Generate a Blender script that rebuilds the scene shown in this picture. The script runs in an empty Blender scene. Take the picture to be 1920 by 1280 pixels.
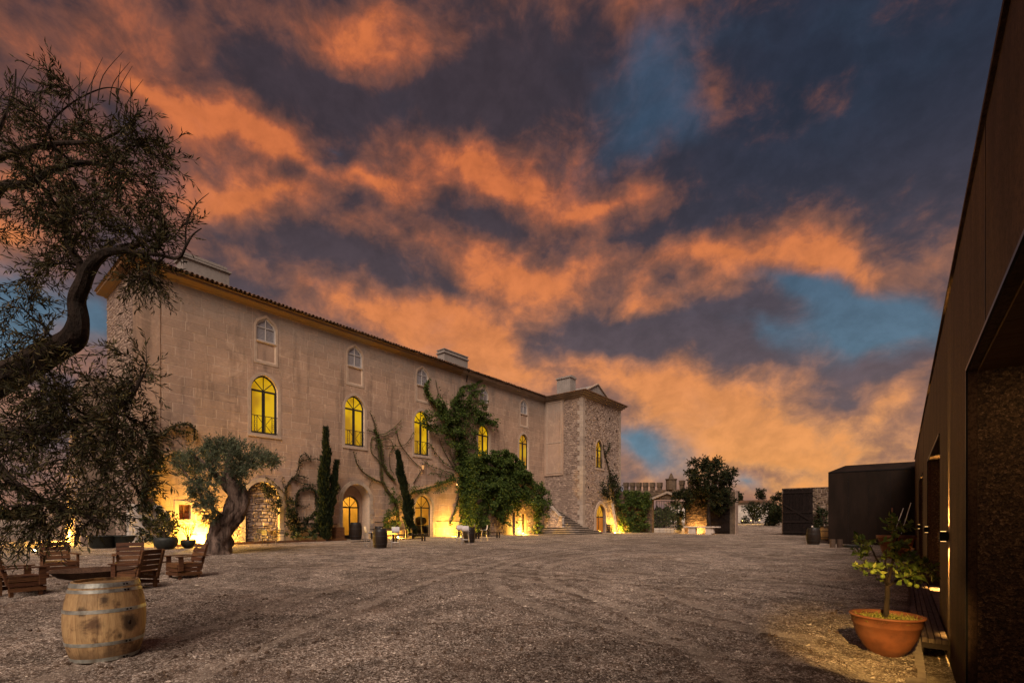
import bpy, math, random
import numpy as np
from mathutils import Vector, Matrix
from mathutils.geometry import tessellate_polygon
R = random.Random(7); NR = np.random.default_rng(7)
sc = bpy.context.scene; COL = sc.collection

# ---------------------------------------------------------------- camera
F = 900.0; H0 = 974.0; VX = 1692.0; CH = 1.7
T = math.atan((VX - 960) / F); C = math.cos(T); S = math.sin(T)
cam_d = bpy.data.cameras.new('camera'); cam = bpy.data.objects.new('camera', cam_d); COL.objects.link(cam)
cam.location = (0, 0, CH); cam.rotation_euler = (math.pi / 2, 0, T)
cam_d.sensor_width = 36; cam_d.lens = F / 1920 * 36; cam_d.shift_y = (H0 - 640) / 1920
cam_d.clip_start = 0.05; cam_d.clip_end = 6000
sc.camera = cam
sc.view_settings.view_transform = 'Standard'; sc.view_settings.look = 'None'
sc.view_settings.exposure = 0.0; sc.view_settings.gamma = 1.0; sc.view_settings.use_curve_mapping = False
sc.cycles.max_bounces = 5; sc.cycles.diffuse_bounces = 3; sc.cycles.transparent_max_bounces = 8
sc.cycles.sample_clamp_indirect = 4.0
try: sc.cycles.use_denoising = True
except Exception: pass

def ray(px, py):
    a = (px - 960) / F; b = (H0 - py) / F
    return (a * C - S, a * S + C, b)
def onx(px, py, x):
    d = ray(px, py); t = x / d[0]; return (x, d[1] * t, CH + d[2] * t)
def ony(px, py, y):
    d = ray(px, py); t = y / d[1]; return (d[0] * t, y, CH + d[2] * t)
def at(px, py, dep):
    d = ray(px, py); return (d[0] * dep, d[1] * dep, CH + d[2] * dep)

# ---------------------------------------------------------------- node helpers
class NT:
    def __init__(s, tree): s.t = tree; s.n = tree.nodes; s.l = tree.links
    def add(s, typ, **kw):
        nd = s.n.new(typ)
        for k, v in kw.items():
            if k.startswith('i_'):
                key = k[2:]; key = int(key) if key.isdigit() else key
                if isinstance(v, bpy.types.NodeSocket): s.l.new(v, nd.inputs[key])
                else: nd.inputs[key].default_value = v
            else: setattr(nd, k, v)
        return nd
    def math(s, op, a, b=None, c=None, clamp=False):
        nd = s.n.new('ShaderNodeMath'); nd.operation = op; nd.use_clamp = clamp
        for i, v in enumerate((a, b, c)):
            if v is None: continue
            if isinstance(v, bpy.types.NodeSocket): s.l.new(v, nd.inputs[i])
            else: nd.inputs[i].default_value = v
        return nd.outputs[0]
    def noise(s, vec, scale, detail=5, rough=.55, dist=0, w=None):
        nd = s.n.new('ShaderNodeTexNoise'); nd.inputs['Scale'].default_value = scale
        nd.inputs['Detail'].default_value = detail; nd.inputs['Roughness'].default_value = rough
        nd.inputs['Distortion'].default_value = dist
        if vec is not None: s.l.new(vec, nd.inputs['Vector'])
        return nd
    def ramp(s, fac, stops, interp='LINEAR'):
        nd = s.n.new('ShaderNodeValToRGB'); cr = nd.color_ramp; cr.interpolation = interp
        while len(cr.elements) > 1: cr.elements.remove(cr.elements[-1])
        for i, (p, c) in enumerate(stops):
            e = cr.elements[0] if i == 0 else cr.elements.new(p)
            e.position = p; e.color = (c[0], c[1], c[2], 1) if hasattr(c, '__len__') else (c, c, c, 1)
        s.l.new(fac, nd.inputs[0]); return nd.outputs[0]
    def mix(s, f, a, b, mode='MIX'):
        nd = s.n.new('ShaderNodeMix'); nd.data_type = 'RGBA'; nd.blend_type = mode
        for k, v in ((0, f), (6, a), (7, b)):
            if isinstance(v, bpy.types.NodeSocket): s.l.new(v, nd.inputs[k])
            elif k == 0: nd.inputs[0].default_value = v
            else: nd.inputs[k].default_value = (v[0], v[1], v[2], 1)
        return nd.outputs[2]
    def smooth(s, v, a, b, lo=0., hi=1.):
        nd = s.n.new('ShaderNodeMapRange'); nd.interpolation_type = 'SMOOTHSTEP'
        s.l.new(v, nd.inputs[0])
        for i, x in zip((1, 2, 3, 4), (a, b, lo, hi)): nd.inputs[i].default_value = x
        return nd.outputs[0]

def srgb(r, g, b):
    f = lambda v: (v / 255 / 12.92) if v <= 10 else ((v / 255 + .055) / 1.055) ** 2.4
    return (f(r), f(g), f(b))

# ---------------------------------------------------------------- world: dusk sky with sunset clouds
w = bpy.data.worlds.new('World'); sc.world = w; w.use_nodes = True
N = NT(w.node_tree); N.n.clear()
tc = N.add('ShaderNodeTexCoord'); D = tc.outputs['Generated']
nrm = N.add('ShaderNodeVectorMath', operation='NORMALIZE', i_0=D).outputs[0]
def warp(vec, scale, amt, det):
    n = N.noise(vec, scale, det)
    a = N.add('ShaderNodeVectorMath', operation='SUBTRACT', i_0=n.outputs['Color'], i_1=(.5, .5, .5)).outputs[0]
    b = N.add('ShaderNodeVectorMath', operation='SCALE', i_0=a); b.inputs['Scale'].default_value = amt
    return N.add('ShaderNodeVectorMath', operation='ADD', i_0=vec, i_1=b.outputs[0]).outputs[0]
wd = warp(nrm, 3.5, .12, 3)
wd = warp(wd, 11.0, .05, 5)
sx = N.add('ShaderNodeSeparateXYZ', i_0=wd)
az = N.math('ARCTAN2', sx.outputs[0], sx.outputs[1])
el = N.math('ARCSINE', sx.outputs[2], clamp=False)
ae = N.add('ShaderNodeCombineXYZ', i_0=az, i_1=el).outputs[0]
def azel(px, py):
    d = ray(px, py); L = math.sqrt(sum(c * c for c in d))
    return math.atan2(d[0], d[1]), math.asin(d[2] / L)
def blobs(lst, base):
    acc = None
    for (px, py, hw, hh, rot, wt) in lst:
        a, e = azel(px, py); a1, e1 = azel(px + 30, py); a2, e2 = azel(px, py - 30)
        ku = math.hypot(a1 - a, e1 - e) / 30; kv = math.hypot(a2 - a, e2 - e) / 30
        mp = N.add('ShaderNodeMapping', vector_type='TEXTURE', i_0=ae)
        mp.inputs['Location'].default_value = (a, e, 0)
        mp.inputs['Rotation'].default_value = (0, 0, math.radians(rot) + math.atan2(e1 - e, a1 - a))
        mp.inputs['Scale'].default_value = (hw * ku * 1.5, hh * kv * 1.5, 1)
        g = N.add('ShaderNodeTexGradient', gradient_type='QUADRATIC_SPHERE', i_0=mp.outputs[0]).outputs[1]
        acc = N.math('MULTIPLY_ADD', g, wt * 1.35, base if acc is None else acc)
    return acc
OR = [(120, 40, 320, 130, -4, .25), (430, 222, 230, 48, -6, 1.0), (720, 70, 260, 80, 5, .5), (250, 185, 120, 40, -6, .3),
      (880, 290, 240, 80, 8, .62), (690, 320, 160, 45, -10, .6), (960, 350, 130, 60, -20, .6), (560, 280, 100, 40, -12, .6), (150, 20, 160, 60, 0, -.25),
      (540, 370, 170, 40, 8, .7), (410, 400, 110, 60, 0, .8), (640, 420, 200, 60, 0, .35), (1120, 385, 170, 32, 8, .65),
      (1000, 500, 220, 60, -5, .75), (1350, 490, 420, 65, -4, .85), (1580, 520, 160, 60, -8, .5), (1020, 340, 120, 60, 0, .5),
      (680, 590, 280, 70, -14, .75), (930, 600, 200, 90, -8, .8), (1190, 570, 190, 55, 0, .6), (1000, 690, 200, 70, -5, .6),
      (1330, 780, 260, 120, -10, 1.05), (1500, 850, 330, 90, 0, .7), (1660, 760, 150, 70, 10, .55), (1240, 730, 150, 80, -20, .6),
      (1450, 910, 350, 60, 0, .35), (1250, 880, 60, 40, 0, -.3), (1420, 885, 90, 25, 0, -.35), (20, 450, 140, 60, 0, .7), (60, 330, 200, 100, 0, .3), (1290, 655, 60, 50, 30, .4), (1110, 860, 120, 100, 0, .4),
      (700, 175, 270, 75, -5, -.7), (980, 150, 200, 120, 0, -.8), (450, 120, 120, 50, 0, -.3), (640, 285, 60, 30, 0, -.5), (920, 395, 130, 45, -5, -.9),
      (640, 490, 260, 55, -6, -.55), (1500, 290, 330, 150, 0, -.8), (1760, 200, 300, 300, 0, -.9), (1190, 625, 250, 55, 0, -.95), (1100, 650, 160, 40, 0, -.3),
      (1400, 650, 170, 60, -12, -.8), (1650, 695, 150, 30, 8, -.9), (1570, 755, 90, 35, 0, -.6), (850, 535, 80, 30, -10, -.6),
      (1180, 450, 260, 35, 10, -.4), (480, 560, 120, 50, 0, -.4), (1060, 440, 120, 30, 20, -.3), (1480, 80, 170, 110, 0, -1.0), (1350, 330, 120, 60, 0, -.3), (150, 150, 250, 90, -10, .3), (1600, 330, 260, 60, 0, .35), (780, 620, 200, 50, -10, .4)]
BL = [(1230, 110, 170, 160, 20, .6), (1210, 240, 170, 90, 20, .5), (1450, 60, 250, 60, 0, .25), (1660, 610, 190, 75, -10, 1.3), (1480, 555, 110, 42, -10, .8),
      (1215, 850, 110, 60, -20, .9), (1400, 905, 80, 35, 0, .6), (20, 610, 170, 110, 0, 1.0), (190, 620, 70, 70, 0, .8),
      (1430, 640, 90, 35, -20, .5), (640, 262, 60, 22, -10, .35), (1560, 640, 120, 60, 0, .6), (1300, 470, 60, 30, 0, -.2), (1190, 960, 100, 50, 0, .4)]
Of = blobs(OR, .59); Bf = blobs(BL, -.12)
an = N.add('ShaderNodeVectorMath', operation='MULTIPLY', i_0=warp(nrm, 7.0, .06, 4), i_1=(1.15, 1.15, 1.55)).outputs[0]
n1 = N.noise(an, 4.6, 10, .58, 0).outputs[0]
n2 = N.noise(an, 11.0, 10, .62, 0).outputs[0]
n4 = N.noise(an, 26.0, 8, .6, 0).outputs[0]
nn = N.math('ADD', N.math('MULTIPLY', N.math('SUBTRACT', n1, .5), 2.3), N.math('MULTIPLY_ADD', N.math('SUBTRACT', n4, .5), .45, N.math('MULTIPLY', N.math('SUBTRACT', n2, .5), 1.75)))
o = N.smooth(N.math('ADD', Of, nn), .02, 1.72)
n3 = N.noise(an, 5.0, 8, .55, .3).outputs[0]
b = N.smooth(N.math('ADD', Bf, N.math('MULTIPLY', N.math('SUBTRACT', n3, .5), 1.3)), -.05, .85)
sz = N.add('ShaderNodeSeparateXYZ', i_0=nrm)
hi = N.smooth(sz.outputs[2], .05, .62)
azs = N.math('ARCTAN2', N.add('ShaderNodeSeparateXYZ', i_0=nrm).outputs[0], sz.outputs[1])
dark = N.mix(N.smooth(azs, -.75, -.1), srgb(62, 50, 57), srgb(38, 43, 60))
dark = N.mix(hi, srgb(108, 88, 92), dark)
lit = N.mix(hi, srgb(216, 138, 80), srgb(178, 90, 48))
lit = N.mix(N.smooth(sz.outputs[2], .3, .02, 0, .6), lit, srgb(236, 164, 86))
lit = N.mix(N.smooth(o, .75, 1.0, 0, .7), lit, N.mix(hi, srgb(226, 142, 66), srgb(212, 108, 42)))
mid = srgb(126, 78, 66)
cl = N.ramp(o, [(0, 0), (1, 1)])
c1 = N.mix(N.smooth(o, 0, .5), dark, N.mix(hi, srgb(158, 110, 88), srgb(112, 68, 56)))
c2 = N.mix(N.smooth(o, .4, 1.0), c1, lit)
blue = N.mix(N.smooth(sz.outputs[2], .08, .6), srgb(92, 120, 140), srgb(54, 74, 98))
c3 = N.mix(b, c2, blue)
hv = N.add('ShaderNodeHueSaturation', i_Color=c3); N.l.new(N.smooth(N.math('MULTIPLY_ADD', n4, .5, N.math('MULTIPLY', n2, .5)), .32, .68, .82, 1.14), hv.inputs['Value']); hv.inputs['Saturation'].default_value = .96
c3 = hv.outputs[0]
sky = N.add('ShaderNodeTexSky', sky_type='NISHITA', sun_disc=False, sun_elevation=math.radians(3), sun_rotation=math.radians(150))
bg1 = N.add('ShaderNodeBackground', i_0=c3, i_1=1.0)
bg2 = N.add('ShaderNodeBackground', i_0=sky.outputs[0], i_1=0.008)
ad = N.add('ShaderNodeAddShader', i_0=bg1.outputs[0], i_1=bg2.outputs[0])
N.add('ShaderNodeOutputWorld', i_0=ad.outputs[0])
w.cycles.sampling_method = 'MANUAL'; w.cycles.sample_map_resolution = 512

# soft afterglow from behind the camera
sun_d = bpy.data.lights.new('sun', 'SUN'); sun = bpy.data.objects.new('sun', sun_d); COL.objects.link(sun)
sun_d.energy = 4.3; sun_d.angle = math.radians(38); sun_d.color = (1.0, .79, .65)
sdir = Vector((.48, -.75, .95)).normalized()
sun.rotation_euler = sdir.to_track_quat('Z', 'Y').to_euler()

# ---------------------------------------------------------------- materials
def tree_of(name):
    m = bpy.data.materials.new(name); m.use_nodes = True; n = NT(m.node_tree)
    bs = m.node_tree.nodes['Principled BSDF']; return m, n, bs
def mat(name, c1, c2=None, scale=6, rough=.8, bump=.2, bscale=None, metal=0, spec=None, stretch=None, isl=0, orand=0, coord='Object', c3=None, dist=0, bdist=.02):
    m, n, bs = tree_of(name)
    t = n.add('ShaderNodeTexCoord').outputs[coord] if coord != 'Position' else n.add('ShaderNodeNewGeometry').outputs['Position']
    v = t
    if stretch: v = n.add('ShaderNodeVectorMath', operation='MULTIPLY', i_0=t, i_1=stretch).outputs[0]
    c2 = c2 or tuple(x * .7 for x in c1)
    nz = n.noise(v, scale, 6, .6, dist).outputs[0]
    col = n.mix(n.smooth(nz, .3, .7), c1, c2)
    if c3: col = n.mix(n.smooth(n.noise(v, scale * .23, 4, .6).outputs[0], .5, .68), col, c3)
    if isl or orand:
        rnd = n.add('ShaderNodeNewGeometry').outputs['Random Per Island'] if isl else n.add('ShaderNodeObjectInfo').outputs['Random']
        amt = isl or orand
        hs = n.add('ShaderNodeHueSaturation', i_Color=col)
        n.l.new(n.smooth(rnd, 0, 1, 1 - amt, 1 + amt), hs.inputs['Value'])
        n.l.new(n.math('MULTIPLY_ADD', rnd, .06 * amt, .5 - .03 * amt), hs.inputs['Hue'])
        col = hs.outputs[0]
    n.l.new(col, bs.inputs['Base Color'])
    bs.inputs['Roughness'].default_value = rough; bs.inputs['Metallic'].default_value = metal
    bs.inputs['Specular IOR Level'].default_value = .2 if spec is None else spec
    if bump:
        bn = n.noise(v, bscale or scale * 4, 6, .65).outputs[0]
        bp = n.add('ShaderNodeBump', i_Height=bn); bp.inputs['Strength'].default_value = bump; bp.inputs['Distance'].default_value = bdist
        n.l.new(bp.outputs[0], bs.inputs['Normal'])
    return m
def emis(name, col, st, c2=None, scale=2):
    m, n, bs = tree_of(name)
    bs.inputs['Base Color'].default_value = (.02, .02, .02, 1); bs.inputs['Roughness'].default_value = .15
    if c2:
        nz = n.noise(n.add('ShaderNodeTexCoord').outputs['Object'], scale, 2, .4).outputs[0]
        n.l.new(n.mix(n.smooth(nz, .35, .65), col, c2), bs.inputs['Emission Color'])
    else: bs.inputs['Emission Color'].default_value = (*col, 1)
    bs.inputs['Emission Strength'].default_value = st; return m
def leafmat(name, c1, c2, c3=None, rough=.55, trans=.25):
    m, n, bs = tree_of(name)
    rnd = n.add('ShaderNodeNewGeometry').outputs['Random Per Island']
    ob = n.add('ShaderNodeObjectInfo').outputs['Random']
    rr = n.math('FRACT', n.math('ADD', rnd, ob))
    st = [(0, c1), (.75, c2)] + ([(1, c3)] if c3 else [])
    col = n.ramp(rr, st)
    n.l.new(col, bs.inputs['Base Color']); bs.inputs['Roughness'].default_value = rough
    bs.inputs['Specular IOR Level'].default_value = .12
    tr = n.add('ShaderNodeBsdfTranslucent', i_0=col); mx = n.add('ShaderNodeMixShader', i_1=bs.outputs[0], i_2=tr.outputs[0]); mx.inputs[0].default_value = trans
    n.l.new(mx.outputs[0], n.n['Material Output'].inputs[0]); return m

def plaster_mat(name, ca, cb, cc, orand=0, isl=0):
    m, n, bs = tree_of(name)
    pos = n.add('ShaderNodeNewGeometry').outputs['Position']
    big = n.noise(pos, .22, 6, .62, .6).outputs[0]; med = n.noise(pos, 1.3, 8, .7, .4).outputs[0]; fine = n.noise(pos, 9, 8, .7).outputs[0]
    streak = n.noise(n.add('ShaderNodeVectorMath', operation='MULTIPLY', i_0=pos, i_1=(1, 1, .12)).outputs[0], 1.6, 6, .65).outputs[0]
    col = n.mix(n.smooth(big, .35, .65), ca, cb)
    col = n.mix(n.smooth(med, .48, .72, 0, .55), col, cc)
    col = n.mix(n.smooth(streak, .5, .72, 0, .7), col, tuple(x * .58 for x in cb))
    col = n.mix(n.smooth(n.noise(pos, .6, 9, .7, 1.2).outputs[0], .56, .64, 0, .35), col, tuple(x * 1.2 for x in cc))
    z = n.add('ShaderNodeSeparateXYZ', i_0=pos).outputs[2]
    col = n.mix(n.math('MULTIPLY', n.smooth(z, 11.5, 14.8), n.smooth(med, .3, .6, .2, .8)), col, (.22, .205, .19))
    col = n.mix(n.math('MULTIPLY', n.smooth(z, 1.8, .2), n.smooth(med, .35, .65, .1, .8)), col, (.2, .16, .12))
    hs = n.add('ShaderNodeHueSaturation', i_Color=col)
    vv = n.smooth(fine, .25, .75, .88, 1.12)
    if orand or isl:
        rnd = n.add('ShaderNodeObjectInfo').outputs['Random'] if orand else n.add('ShaderNodeNewGeometry').outputs['Random Per Island']
        vv = n.math('MULTIPLY', vv, n.smooth(rnd, 0, 1, .93, 1.07))
    n.l.new(vv, hs.inputs['Value']); n.l.new(hs.outputs[0], bs.inputs['Base Color']); bs.inputs['Roughness'].default_value = .92
    bs.inputs['Specular IOR Level'].default_value = .15
    bp = n.add('ShaderNodeBump', i_Height=n.math('ADD', n.noise(pos, 18, 8, .75).outputs[0], n.math('MULTIPLY', med, 1.5)))
    bp.inputs['Strength'].default_value = .35; bp.inputs['Distance'].default_value = .03
    n.l.new(bp.outputs[0], bs.inputs['Normal']); return m

PL = ((.39, .272, .198), (.30, .218, .165), (.47, .345, .25))
M = {}
M['plaster'] = plaster_mat('plaster', *PL)
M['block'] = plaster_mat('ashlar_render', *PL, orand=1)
M['block_s'] = plaster_mat('ashlar_render_far', *PL, isl=1)
M['joint'] = plaster_mat('joint_lime', (.66, .53, .41), (.58, .46, .35), (.7, .58, .46))
M['trim'] = mat('stone_trim', (.42, .33, .26), (.34, .27, .21), 3, .85, .2, 30, coord='Position')
M['ochre'] = mat('ochre_cornice', (.19, .105, .045), (.15, .095, .055), 1.2, .85, .2, 20, coord='Position', c3=(.16, .11, .075))
M['pale_cornice'] = mat('pale_cornice', (.27, .205, .155), (.2, .155, .12), 1.2, .85, .2, 20, coord='Position')
M['tile'] = mat('roof_tile', (.16, .085, .05), (.09, .06, .045), 2, .85, .2, 30, coord='Position', isl=.25)
M['stone'] = mat('rubble_stone', (.33, .25, .20), (.22, .165, .135), 4, .9, .5, 20, coord='Position', isl=.22)
M['stone_pale'] = mat('pale_rubble_stone', (.40, .32, .27), (.26, .20, .165), 4, .9, .5, 20, coord='Position', isl=.24)
M['mortar'] = mat('old_mortar', (.25, .19, .15), (.15, .115, .09), 3, .95, .6, 12, coord='Position')
M['stone_dark'] = mat('backlit_stone', (.13, .095, .065), (.07, .05, .036), 4, .9, .5, 20, coord='Position')  # backlit darkness of merlons and turret put into the stone colour
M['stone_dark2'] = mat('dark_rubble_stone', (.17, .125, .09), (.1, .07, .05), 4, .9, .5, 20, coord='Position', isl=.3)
M['quoin'] = mat('quoin_stone', (.36, .30, .25), (.28, .235, .2), 3, .88, .35, 16, coord='Position', orand=.12)
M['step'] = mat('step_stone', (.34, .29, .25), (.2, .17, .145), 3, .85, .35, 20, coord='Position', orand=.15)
M['riser'] = mat('shaded_riser', (.045, .036, .03), (.025, .02, .017), 3, .9, .3, 20, coord='Position')  # shade between the treads put into a near-black riser colour
M['white'] = mat('limewash', (.62, .58, .53), (.45, .41, .37), 2, .9, .3, 12, coord='Position')
M['iron'] = mat('black_iron', (.018, .018, .02), (.03, .03, .03), 8, .45, .05)
M['steel'] = mat('dark_steel', (.02, .02, .022), None, 8, .35, 0, metal=.6)
M['shutter'] = mat('white_shutter', (.42, .41, .42), (.35, .34, .35), 5, .6, .1)
M['greyframe'] = mat('pale_window_frame', (.5, .48, .46), (.4, .38, .36), 5, .6, .1)
M['pane_grey'] = mat('grey_pane', (.24, .24, .27), (.2, .2, .22), 1, .35, 0)
M['lit'] = emis('lit_window', srgb(226, 176, 6), .92, srgb(178, 128, 10), .9)
M['lit2'] = emis('lit_window_amber', srgb(206, 160, 20), .85, srgb(180, 120, 20), .9)
M['lamp'] = emis('lamp_glow', (1, .62, .2), 30); M['lamp_dim'] = emis('lamp_lens', (1, .55, .18), 4)
M['wood'] = mat('reddish_timber', (.13, .058, .026), (.06, .027, .014), 5, .6, .3, 30, stretch=(1, 1, 6), orand=.25)
M['greywood'] = mat('weathered_timber', (.16, .11, .075), (.08, .055, .04), 5, .75, .4, 30, stretch=(1, 6, 1), orand=.3)
M['darkwood'] = mat('dark_timber', (.032, .02, .016), (.016, .011, .009), 5, .7, .3, 30, orand=.2)
M['bark'] = mat('bark', (.034, .022, .016), (.010, .007, .005), 9, .9, 1.0, 22, stretch=(1, 1, .3), bdist=.05, coord='Position')
M['olivebark'] = mat('olive_bark', (.21, .15, .12), (.022, .015, .012), 5, .9, 1.0, 9, stretch=(1, 1, .25), bdist=.16, coord='Position')
M['vinebark'] = mat('vine_bark', (.075, .055, .03), (.04, .03, .02), 6, .9, .4, 30, coord='Position')
M['terracotta'] = mat('terracotta', (.135, .046, .02), (.075, .028, .015), 4, .6, .15, 30, c3=(.2, .085, .045), coord='Object')
M['darkpot'] = mat('dark_pot', (.03, .035, .03), (.018, .02, .02), 6, .5, .1)
M['gatewood'] = mat('black_gate_timber', (.014, .0095, .009), (.008, .006, .0055), 5, .8, .3, 30, orand=.25, spec=.08)
M['soil'] = mat('soil', (.035, .022, .014), (.02, .014, .01), 20, .95, .8, 60)
M['chair_white'] = mat('white_plastic', (.7, .69, .7), (.62, .6, .6), 5, .45, 0)
M['chrome'] = mat('brushed_leg_metal', (.5, .48, .46), None, 5, .35, 0, metal=.7)
M['whitestone'] = mat('white_stone', (.55, .48, .43), (.4, .35, .31), 3, .85, .4, 25)
M['concrete'] = mat('kerb_concrete', (.24, .2, .165), (.16, .13, .11), 6, .9, .5, 60, coord='Position')
M['deckwood'] = mat('deck_timber', (.13, .095, .075), (.065, .045, .035), 4, .7, .4, 30, stretch=(6, 1, 1), orand=.3, coord='Position')
M['glass'] = mat('demijohn_glass', (.2, .2, .19), (.12, .12, .12), 3, .1, 0)
L_TREE = leafmat('tree_leaf', (.016, .017, .008), (.05, .046, .018), (.12, .085, .035), trans=.2)
L_OLIVE = leafmat('olive_leaf', (.045, .06, .035), (.10, .125, .075), (.16, .18, .11))
L_CYP = leafmat('cypress_leaf', (.010, .018, .010), (.026, .038, .016), (.04, .045, .02))
L_IVY = leafmat('ivy_leaf', (.02, .038, .010), (.062, .10, .02), (.12, .15, .03))
L_DARK = leafmat('dark_ivy_leaf', (.010, .017, .008), (.028, .036, .014), (.06, .045, .02))
L_CIT = leafmat('citrus_leaf', (.06, .10, .02), (.15, .2, .04), (.26, .28, .06), .4)
L_POT = leafmat('potplant_leaf', (.03, .05, .02), (.08, .105, .04), (.13, .13, .06))
L_GRASS = leafmat('grass_blade', (.12, .14, .03), (.22, .2, .05), (.3, .24, .08))

# staves: warm oak with stains
def oak():
    m, n, bs = tree_of('barrel_oak')
    t = n.add('ShaderNodeTexCoord').outputs['Object']; rnd = n.add('ShaderNodeObjectInfo').outputs['Random']
    off = n.add('ShaderNodeVectorMath', operation='SCALE', i_0=(3.1, 1.7, 2.3)); n.l.new(n.math('MULTIPLY', rnd, 20), off.inputs['Scale'])
    p = n.add('ShaderNodeVectorMath', operation='ADD', i_0=t, i_1=off.outputs[0]).outputs[0]
    g = n.noise(n.add('ShaderNodeVectorMath', operation='MULTIPLY', i_0=p, i_1=(9, 9, 1.1)).outputs[0], 5, 6, .6, .6).outputs[0]
    st = n.noise(n.add('ShaderNodeVectorMath', operation='MULTIPLY', i_0=t, i_1=(1, 1, .8)).outputs[0], 4.2, 6, .65, .3).outputs[0]
    col = n.mix(n.smooth(g, .3, .72), (.50, .335, .155), (.35, .215, .095))
    col = n.mix(n.smooth(st, .5, .66, 0, .9), col, (.10, .05, .024))
    zb_ = n.add('ShaderNodeSeparateXYZ', i_0=t).outputs[2]
    wt_ = n.add('ShaderNodeVectorMath', operation='MULTIPLY', i_0=t, i_1=(1, 1, .72)).outputs[0]
    for (a_, z_, r1_, r2_) in ((-.52, .447, .045, .115), (-1.15, .76, .02, .07), (-1.3, .45, .02, .065), (-1.0, .11, .03, .1), (-.8, .30, .01, .05), (-1.7, .62, .01, .05)):
        dd_ = n.add('ShaderNodeVectorMath', operation='DISTANCE', i_0=wt_, i_1=(.40 * math.cos(a_), .40 * math.sin(a_), z_ * .72)).outputs['Value']
        col = n.mix(n.math('MULTIPLY', n.smooth(n.math('MULTIPLY_ADD', n.math('SUBTRACT', st, .5), .25, dd_), r2_, r1_), .88), col, (.035, .02, .012))
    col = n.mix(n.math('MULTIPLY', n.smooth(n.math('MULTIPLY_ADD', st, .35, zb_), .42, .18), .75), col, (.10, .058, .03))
    hs = n.add('ShaderNodeHueSaturation', i_Color=col); n.l.new(n.smooth(rnd, 0, 1, .82, 1.12), hs.inputs['Value'])
    n.l.new(hs.outputs[0], bs.inputs['Base Color']); bs.inputs['Roughness'].default_value = .62
    bp = n.add('ShaderNodeBump', i_Height=g); bp.inputs['Strength'].default_value = .25; bp.inputs['Distance'].default_value = .006
    n.l.new(bp.outputs[0], bs.inputs['Normal']); return m
M['oak'] = oak()
M['oakdark'] = mat('barrel_oak_dark', (.026, .016, .011), (.013, .009, .007), 6, .6, .2, 30, stretch=(1, 1, .2), orand=.2)
M['hoop'] = mat('galvanised_hoop', (.5, .52, .47), (.3, .32, .29), 12, .42, .12, 60, metal=.55, c3=(.2, .17, .13))
M['hoopdark'] = mat('dark_hoop', (.05, .05, .05), (.03, .03, .03), 12, .45, .1, metal=.5)
def corten():
    m, n, bs = tree_of('weathered_steel')
    pos = n.add('ShaderNodeNewGeometry').outputs['Position']
    v = n.add('ShaderNodeVectorMath', operation='MULTIPLY', i_0=pos, i_1=(1, 1, .22)).outputs[0]
    a = n.noise(v, 2.2, 8, .7, .5).outputs[0]; f = n.noise(pos, 55, 5, .7).outputs[0]; sp = n.noise(pos, 160, 2, .6).outputs[0]
    col = n.mix(n.smooth(a, .32, .68), (.036, .020, .013), (.095, .055, .035))
    col = n.mix(n.smooth(n.noise(pos, 28, 6, .75).outputs[0], .42, .62, 0, .75), col, (.018, .010, .007))
    col = n.mix(n.smooth(sp, .6, .75, 0, .8), col, (.19, .125, .08))
    n.l.new(col, bs.inputs['Base Color']); bs.inputs['Roughness'].default_value = .7; bs.inputs['Specular IOR Level'].default_value = .12
    bp = n.add('ShaderNodeBump', i_Height=f); bp.inputs['Strength'].default_value = .4; bp.inputs['Distance'].default_value = .004
    n.l.new(bp.outputs[0], bs.inputs['Normal']); return m
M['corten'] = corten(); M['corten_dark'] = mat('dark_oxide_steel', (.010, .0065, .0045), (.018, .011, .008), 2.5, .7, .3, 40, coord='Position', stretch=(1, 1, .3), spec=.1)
def cork():
    m, n, bs = tree_of('cork_board')
    pos = n.add('ShaderNodeNewGeometry').outputs['Position']
    vo = n.add('ShaderNodeTexVoronoi', i_Vector=pos); vo.inputs['Scale'].default_value = 42
    vo2 = n.add('ShaderNodeTexVoronoi', i_Vector=pos); vo2.inputs['Scale'].default_value = 95
    sep = n.add('ShaderNodeSeparateColor', i_0=vo.outputs['Color']); sep2 = n.add('ShaderNodeSeparateColor', i_0=vo2.outputs['Color'])
    k = n.math('MULTIPLY_ADD', sep2.outputs[0], .45, n.math('MULTIPLY', sep.outputs[0], .55))
    col = n.ramp(k, [(.1, (.010, .005, .003)), (.45, (.05, .026, .013)), (.75, (.11, .062, .033)), (.95, (.24, .15, .09))])
    n.l.new(col, bs.inputs['Base Color']); bs.inputs['Roughness'].default_value = .85
    bp = n.add('ShaderNodeBump', i_Height=n.math('ADD', k, vo.outputs['Distance'])); bp.inputs['Strength'].default_value = .8; bp.inputs['Distance'].default_value = .01
    n.l.new(bp.outputs[0], bs.inputs['Normal']); return m
M['cork'] = cork()
M['ceilwood'] = mat('soffit_board', (.11, .055, .025), (.05, .025, .012), 5, .6, .2, 30, stretch=(1, 8, 1), coord='Position')

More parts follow.
